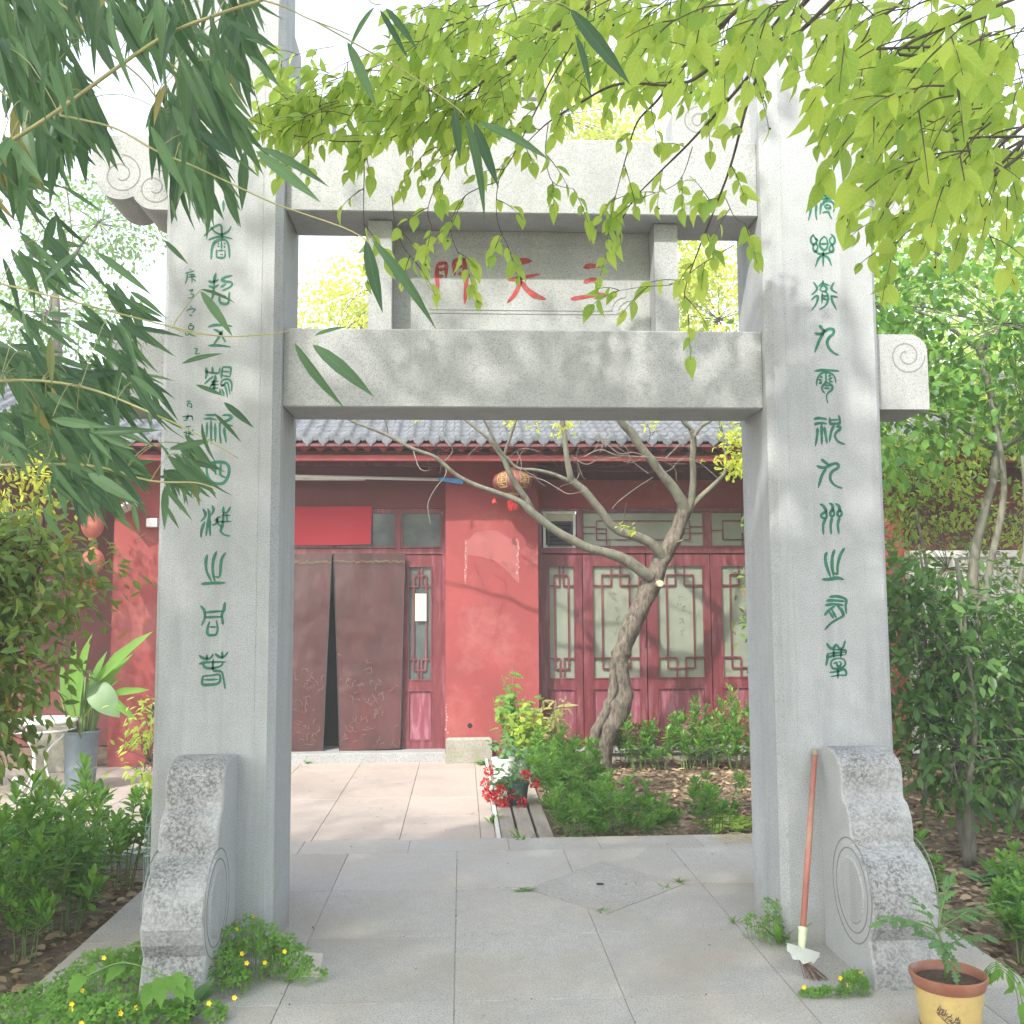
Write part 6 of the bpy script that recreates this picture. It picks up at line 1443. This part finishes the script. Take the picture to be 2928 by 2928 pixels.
clover('wide clover patch with yellow flowers in front of and left of the left drum stone', [(-1.38, -.42, .2, .22, .17), (-1.52, -.62, .22, .14, .12), (-1.2, -.72, .22, .12, .11), (-1.33, -.72, .2, .12, .13), (-1.0, -.66, .14, .1, .08), (-1.7, -.75, .2, .1, .08), (-1.3, -.2, .08, .12, .14)], 1000, .038,
       [fpos(298, 2738, -.5), fpos(206, 2870, -.75), fpos(205, 2886, -.75), fpos(237, 2832, -.65), fpos(345, 2882, -.75), fpos(346, 2897, -.78), fpos(234, 2925, -.85), fpos(598, 2868, -.75), fpos(671, 2852, -.7), fpos(390, 2880, -.75)])
clover('small clover tuft with yellow stars at the foot of the right drum stone', [(1.51, -.55, .06, .05, .085), (1.42, -.58, .09, .03, .03), (1.33, -.58, .05, .03, .02)], 200, .026,
       [fpos(2402, 2796, -.55), fpos(2441, 2796, -.55), fpos(2461, 2782, -.55), fpos(2426, 2816, -.56), fpos(2298, 2822, -.6)])
def tuft(x, y, z0, h, n, label, lm, r_=.04, shape=LANCE_LO, up=1.0, name='weed_tuft'):
    P = [(x+random.gauss(0, r_*.3), y+random.gauss(0, r_*.3), z0) for _ in range(n)]; a = rng.uniform(0, 2*PI, n)
    d = np.stack([np.cos(a), np.sin(a), rng.uniform(.3, 1.2, n)*up], 1)
    o = new_obj(name, leaf_mesh(name, shape, np.array(P)-np.array([x, y, z0]), d, rand_unit(n)*.2+np.array([0, 0, 1.]), rng.uniform(.6, 1.1, n)*h, lm), None, (x, y, z0)); tag(o, label, 'weed', None, 'stuff' if n >= 60 else None)
v = Z4(1030, 1180); tuft(v.x, v.y, .0, .07, 14, 'small green weed at the left corner of the diamond shaped slab', m_brightleaf, .05, up=.5)
v = Z4(1815, 1165); tuft(v.x, v.y, .0, .05, 9, 'tiny weed in the joint to the right of the drain hole', m_brightleaf, .04, up=.6)
v = Z4(1900, 1135); tuft(v.x, v.y, .0, .06, 9, 'small weed at the right corner of the diamond shaped slab', m_brightleaf, .03, up=.8)
v = Z4(1455, 1295); tuft(v.x, v.y, .0, .05, 9, 'wispy weed at the near corner of the diamond shaped slab', m_brightleaf, .03, up=.6)
v = Z4(1020, 885, 0); tuft(v.x, v.y+.03, -.06, .16, 16, 'grassy weed sprouting through the planks at the platform edge', m_brightleaf, .04, up=1.2)
v = Z4(850, 800, -.1); tuft(v.x, v.y, -.1, .13, 16, 'straw tipped grass tuft beside the concrete kerb', m_brightleaf, .04, up=1.3)
v = Z5(305, 1365); tuft(v.x, v.y, .0, .05, 10, 'little weed in the paving joint near the right pillar', m_brightleaf, .03)
clover('leggy weed with small round leaves at the inner corner of the right pillar', [(1.37, .03, .06, .08, .2), (1.31, .1, .05, .05, .12)], 90, .03, [])
tuft(1.40, .02, 0, .17, 12, 'upright strap leaved weed hard against the inner foot of the right pillar', m_glossy, .03, up=1.6)
tuft(.22, 5.78, -.1, .08, 22, 'low weed at the foot of the footing stone', m_brightleaf, .06, OVATE_LO)
tuft(-1.55, 6.02, -.1, .09, 18, 'small weed in front of the threshold by the curtains', m_brightleaf, .06, OVATE_LO)
tuft(1.98, 2.9, -.12, .14, 90, 'bright yellow-green groundcover plant near the right pillar', m_leafy, .3, OVATE_LO)
tuft(-1.02, -.62, 0, .15, 16, 'upright pointed leaf weed at the foot of the left drum stone', m_tomato, .05, ELLIP, 1.3)
LOB = leafshape([(0, .0), (.02, .22), (.1, .34), (.16, .28), (.27, .42), (.34, .3), (.48, .36), (.56, .22), (.7, .24), (.8, .1), (1, 0)], .3, .45)
P, Dv, Up, Sz = [], [], [], []
for x0, y0, x1, y1, s_ in ((440, 2815, 410, 2862, .095), (465, 2795, 455, 2860, .10), (490, 2790, 530, 2858, .10), (515, 2805, 580, 2868, .085), (350, 2765, 290, 2800, .08), (240, 2790, 180, 2850, .09), (120, 2860, 80, 2915, .09), (300, 2850, 260, 2910, .08)):
    Y = -.68 if x0 > 380 else -.62; p, q = W(x0, y0, Y), W(x1, y1, Y-.08); P.append(p); Dv.append(q-p); Up.append((0, -.6, 1)); Sz.append(s_)
gv = thing('gourd_vine', 'broad lobed vine leaves draped across the foot of the left drum stone', 'vine', (-1.15, -.68, 0))
new_obj('leaves', leaf_mesh('leaves', LOB, P, Dv, Up, Sz, m_brightleaf, (-1.15, -.68, 0)), gv)
MB().tube(curve([W(110, 2860, -.62), W(240, 2795, -.62), W(355, 2752, -.64), W(480, 2795, -.68)]), .003, 6).build('stem', m_stalk, gv, True)
m = MB()
for i in range(46):
    c = Z5(random.uniform(205, 420), random.uniform(865, 925)); a = random.uniform(0, PI); L = random.uniform(.03, .09); c.z = random.uniform(.003, .02); e = Vector((math.cos(a), math.sin(a), random.uniform(-.05, .1)))*L
    m.tube([c-e, c+Vector((0, 0, .006)), c+e], .0012, 4)
tag(tag(m.build('straw', m_straw), 'scattered dry straw on the platform edge beside the right pillar', 'straw'), kind='stuff')
P = [Vector(G(random.uniform(2000, 2130), random.uniform(2290, 2370), -.1))+Vector((0, 0, random.uniform(.03, .12))) for _ in range(26)]
m = MB()
for p in P:
    for k in range(5): a = 2*PI*k/5; u = Vector((math.cos(a), -.3, math.sin(a)))*.011; w_ = Vector((-math.sin(a), 0, math.cos(a)))*.005; m.add([p, p+u*.6+w_, p+u, p+u*.6-w_], [(0, 1, 2, 3)])
tag(tag(m.build('pink_flowers', plain('pink_petal', (.7, .2, .4), .1, 20, .6, 0)), 'tiny pink wildflowers dotted over the litter near the right pillar', 'flowers'), kind='stuff')
mp = [Z3(1600, 1365), Z3(1770, 1370), Z3(1700, 1530), Z3(1560, 1530)]
MB().prism([(-.795, .0), (-.795, -.22), (-.58, -.24), (-.60, .03), (-.70, .06)], 2, -.01, .0025).build('mortar_patch', plain('mortar', (.50, .46, .40), .12, 12, .9, .2, 50), plat)
# low plants scattered over the right bed
for (x, y, h, n, lm, l) in ((2.6, 1.4, .12, 60, m_brightleaf, 'patch of low broad leaves on the litter behind the right drum stone'), (3.2, 1.35, .14, 70, m_tomato, 'soft green weeds on the litter beneath the slender stems'), (3.7, .9, .16, 80, m_brightleaf, 'tall green weeds at the right edge of the litter'), (3.0, -.3, .14, 80, m_brightleaf, 'weeds crowding the edge of the paving near the flowerpot'), (2.45, -.55, .1, 50, m_leafy, 'pale creeping weed along the paving edge by the flowerpot')):
    tuft(x, y, -.12, h, n, l, lm, .35, OVATE_LO, .8)


# crumbs of soil gathered in the paving joints
P = []
for _ in range(900):
    if random.random() < .5: P.append((random.choice(xs[1:-1])+random.gauss(0, .003), random.uniform(-2.8, 2.1), .0))
    else: P.append((random.uniform(-1.6, 2.2), random.choice(ys[7:-1])+random.gauss(0, .003), .0))
P = [p for p in P if mn.noise(Vector((p[0]*2.5, p[1]*2.5, 5))) > -.05]
tag(new_obj('joint_soil', leaf_mesh('joint_soil', RHOMB, P, rand_unit(len(P)), rand_unit(len(P))*.5+np.array([0, 0, 1.]), rng.uniform(.004, .013, len(P)), m_soilpot)), kind='stuff')
# bits of grit and fallen leaf on the paving
N = 210
x = rng.uniform(-1.6, 2.15, N); y = rng.uniform(-3.2, 2.1, N); ok = rng.uniform(0, 1, N) < .35+.5*((x > 1.0) | (x < -.75)); x, y = x[ok], y[ok]; N = len(x); a = rng.uniform(0, 2*PI, N)
tag(new_obj('fallen_bits', leaf_mesh('fallen_bits', ELLIP, np.stack([x, y, np.full(N, .004)], 1), np.stack([np.cos(a), np.sin(a), rng.uniform(0, .1, N)], 1), rand_unit(N)*.2+np.array([0, 0, 1.]), rng.uniform(.008, .022, N), m_litter)), kind='stuff')
x = rng.uniform(-4.5, .2, 160); y = rng.uniform(2.2, 5.9, 160); a = rng.uniform(0, 2*PI, 160)
tag(new_obj('fallen_bits', leaf_mesh('fallen_bits', ELLIP, np.stack([x, y, np.full(160, -.096)], 1), np.stack([np.cos(a), np.sin(a), rng.uniform(0, .1, 160)], 1), rand_unit(160)*.2+np.array([0, 0, 1.]), rng.uniform(.015, .03, 160), m_litter)), kind='stuff')

# ================================================================== THIN FOG BOX ADDED TO IMITATE LENS GLARE
hz = MB().box(-16, 18, -12, 24, -2.2, 15.5).build('glare_haze', m_white); tag(hz, kind='stuff')
hm = bpy.data.materials.new('glare_haze'); hm.use_nodes = True; hn = hm.node_tree
for n_ in list(hn.nodes):
    if n_.type != 'OUTPUT_MATERIAL': hn.nodes.remove(n_)
pv = hn.nodes.new('ShaderNodeVolumePrincipled'); pv.inputs['Density'].default_value = .005; pv.inputs['Color'].default_value = (.93, .96, 1, 1); pv.inputs['Anisotropy'].default_value = .2
hn.links.new(pv.outputs[0], [n_ for n_ in hn.nodes if n_.type == 'OUTPUT_MATERIAL'][0].inputs['Volume'])
hz.data.materials[0] = hm
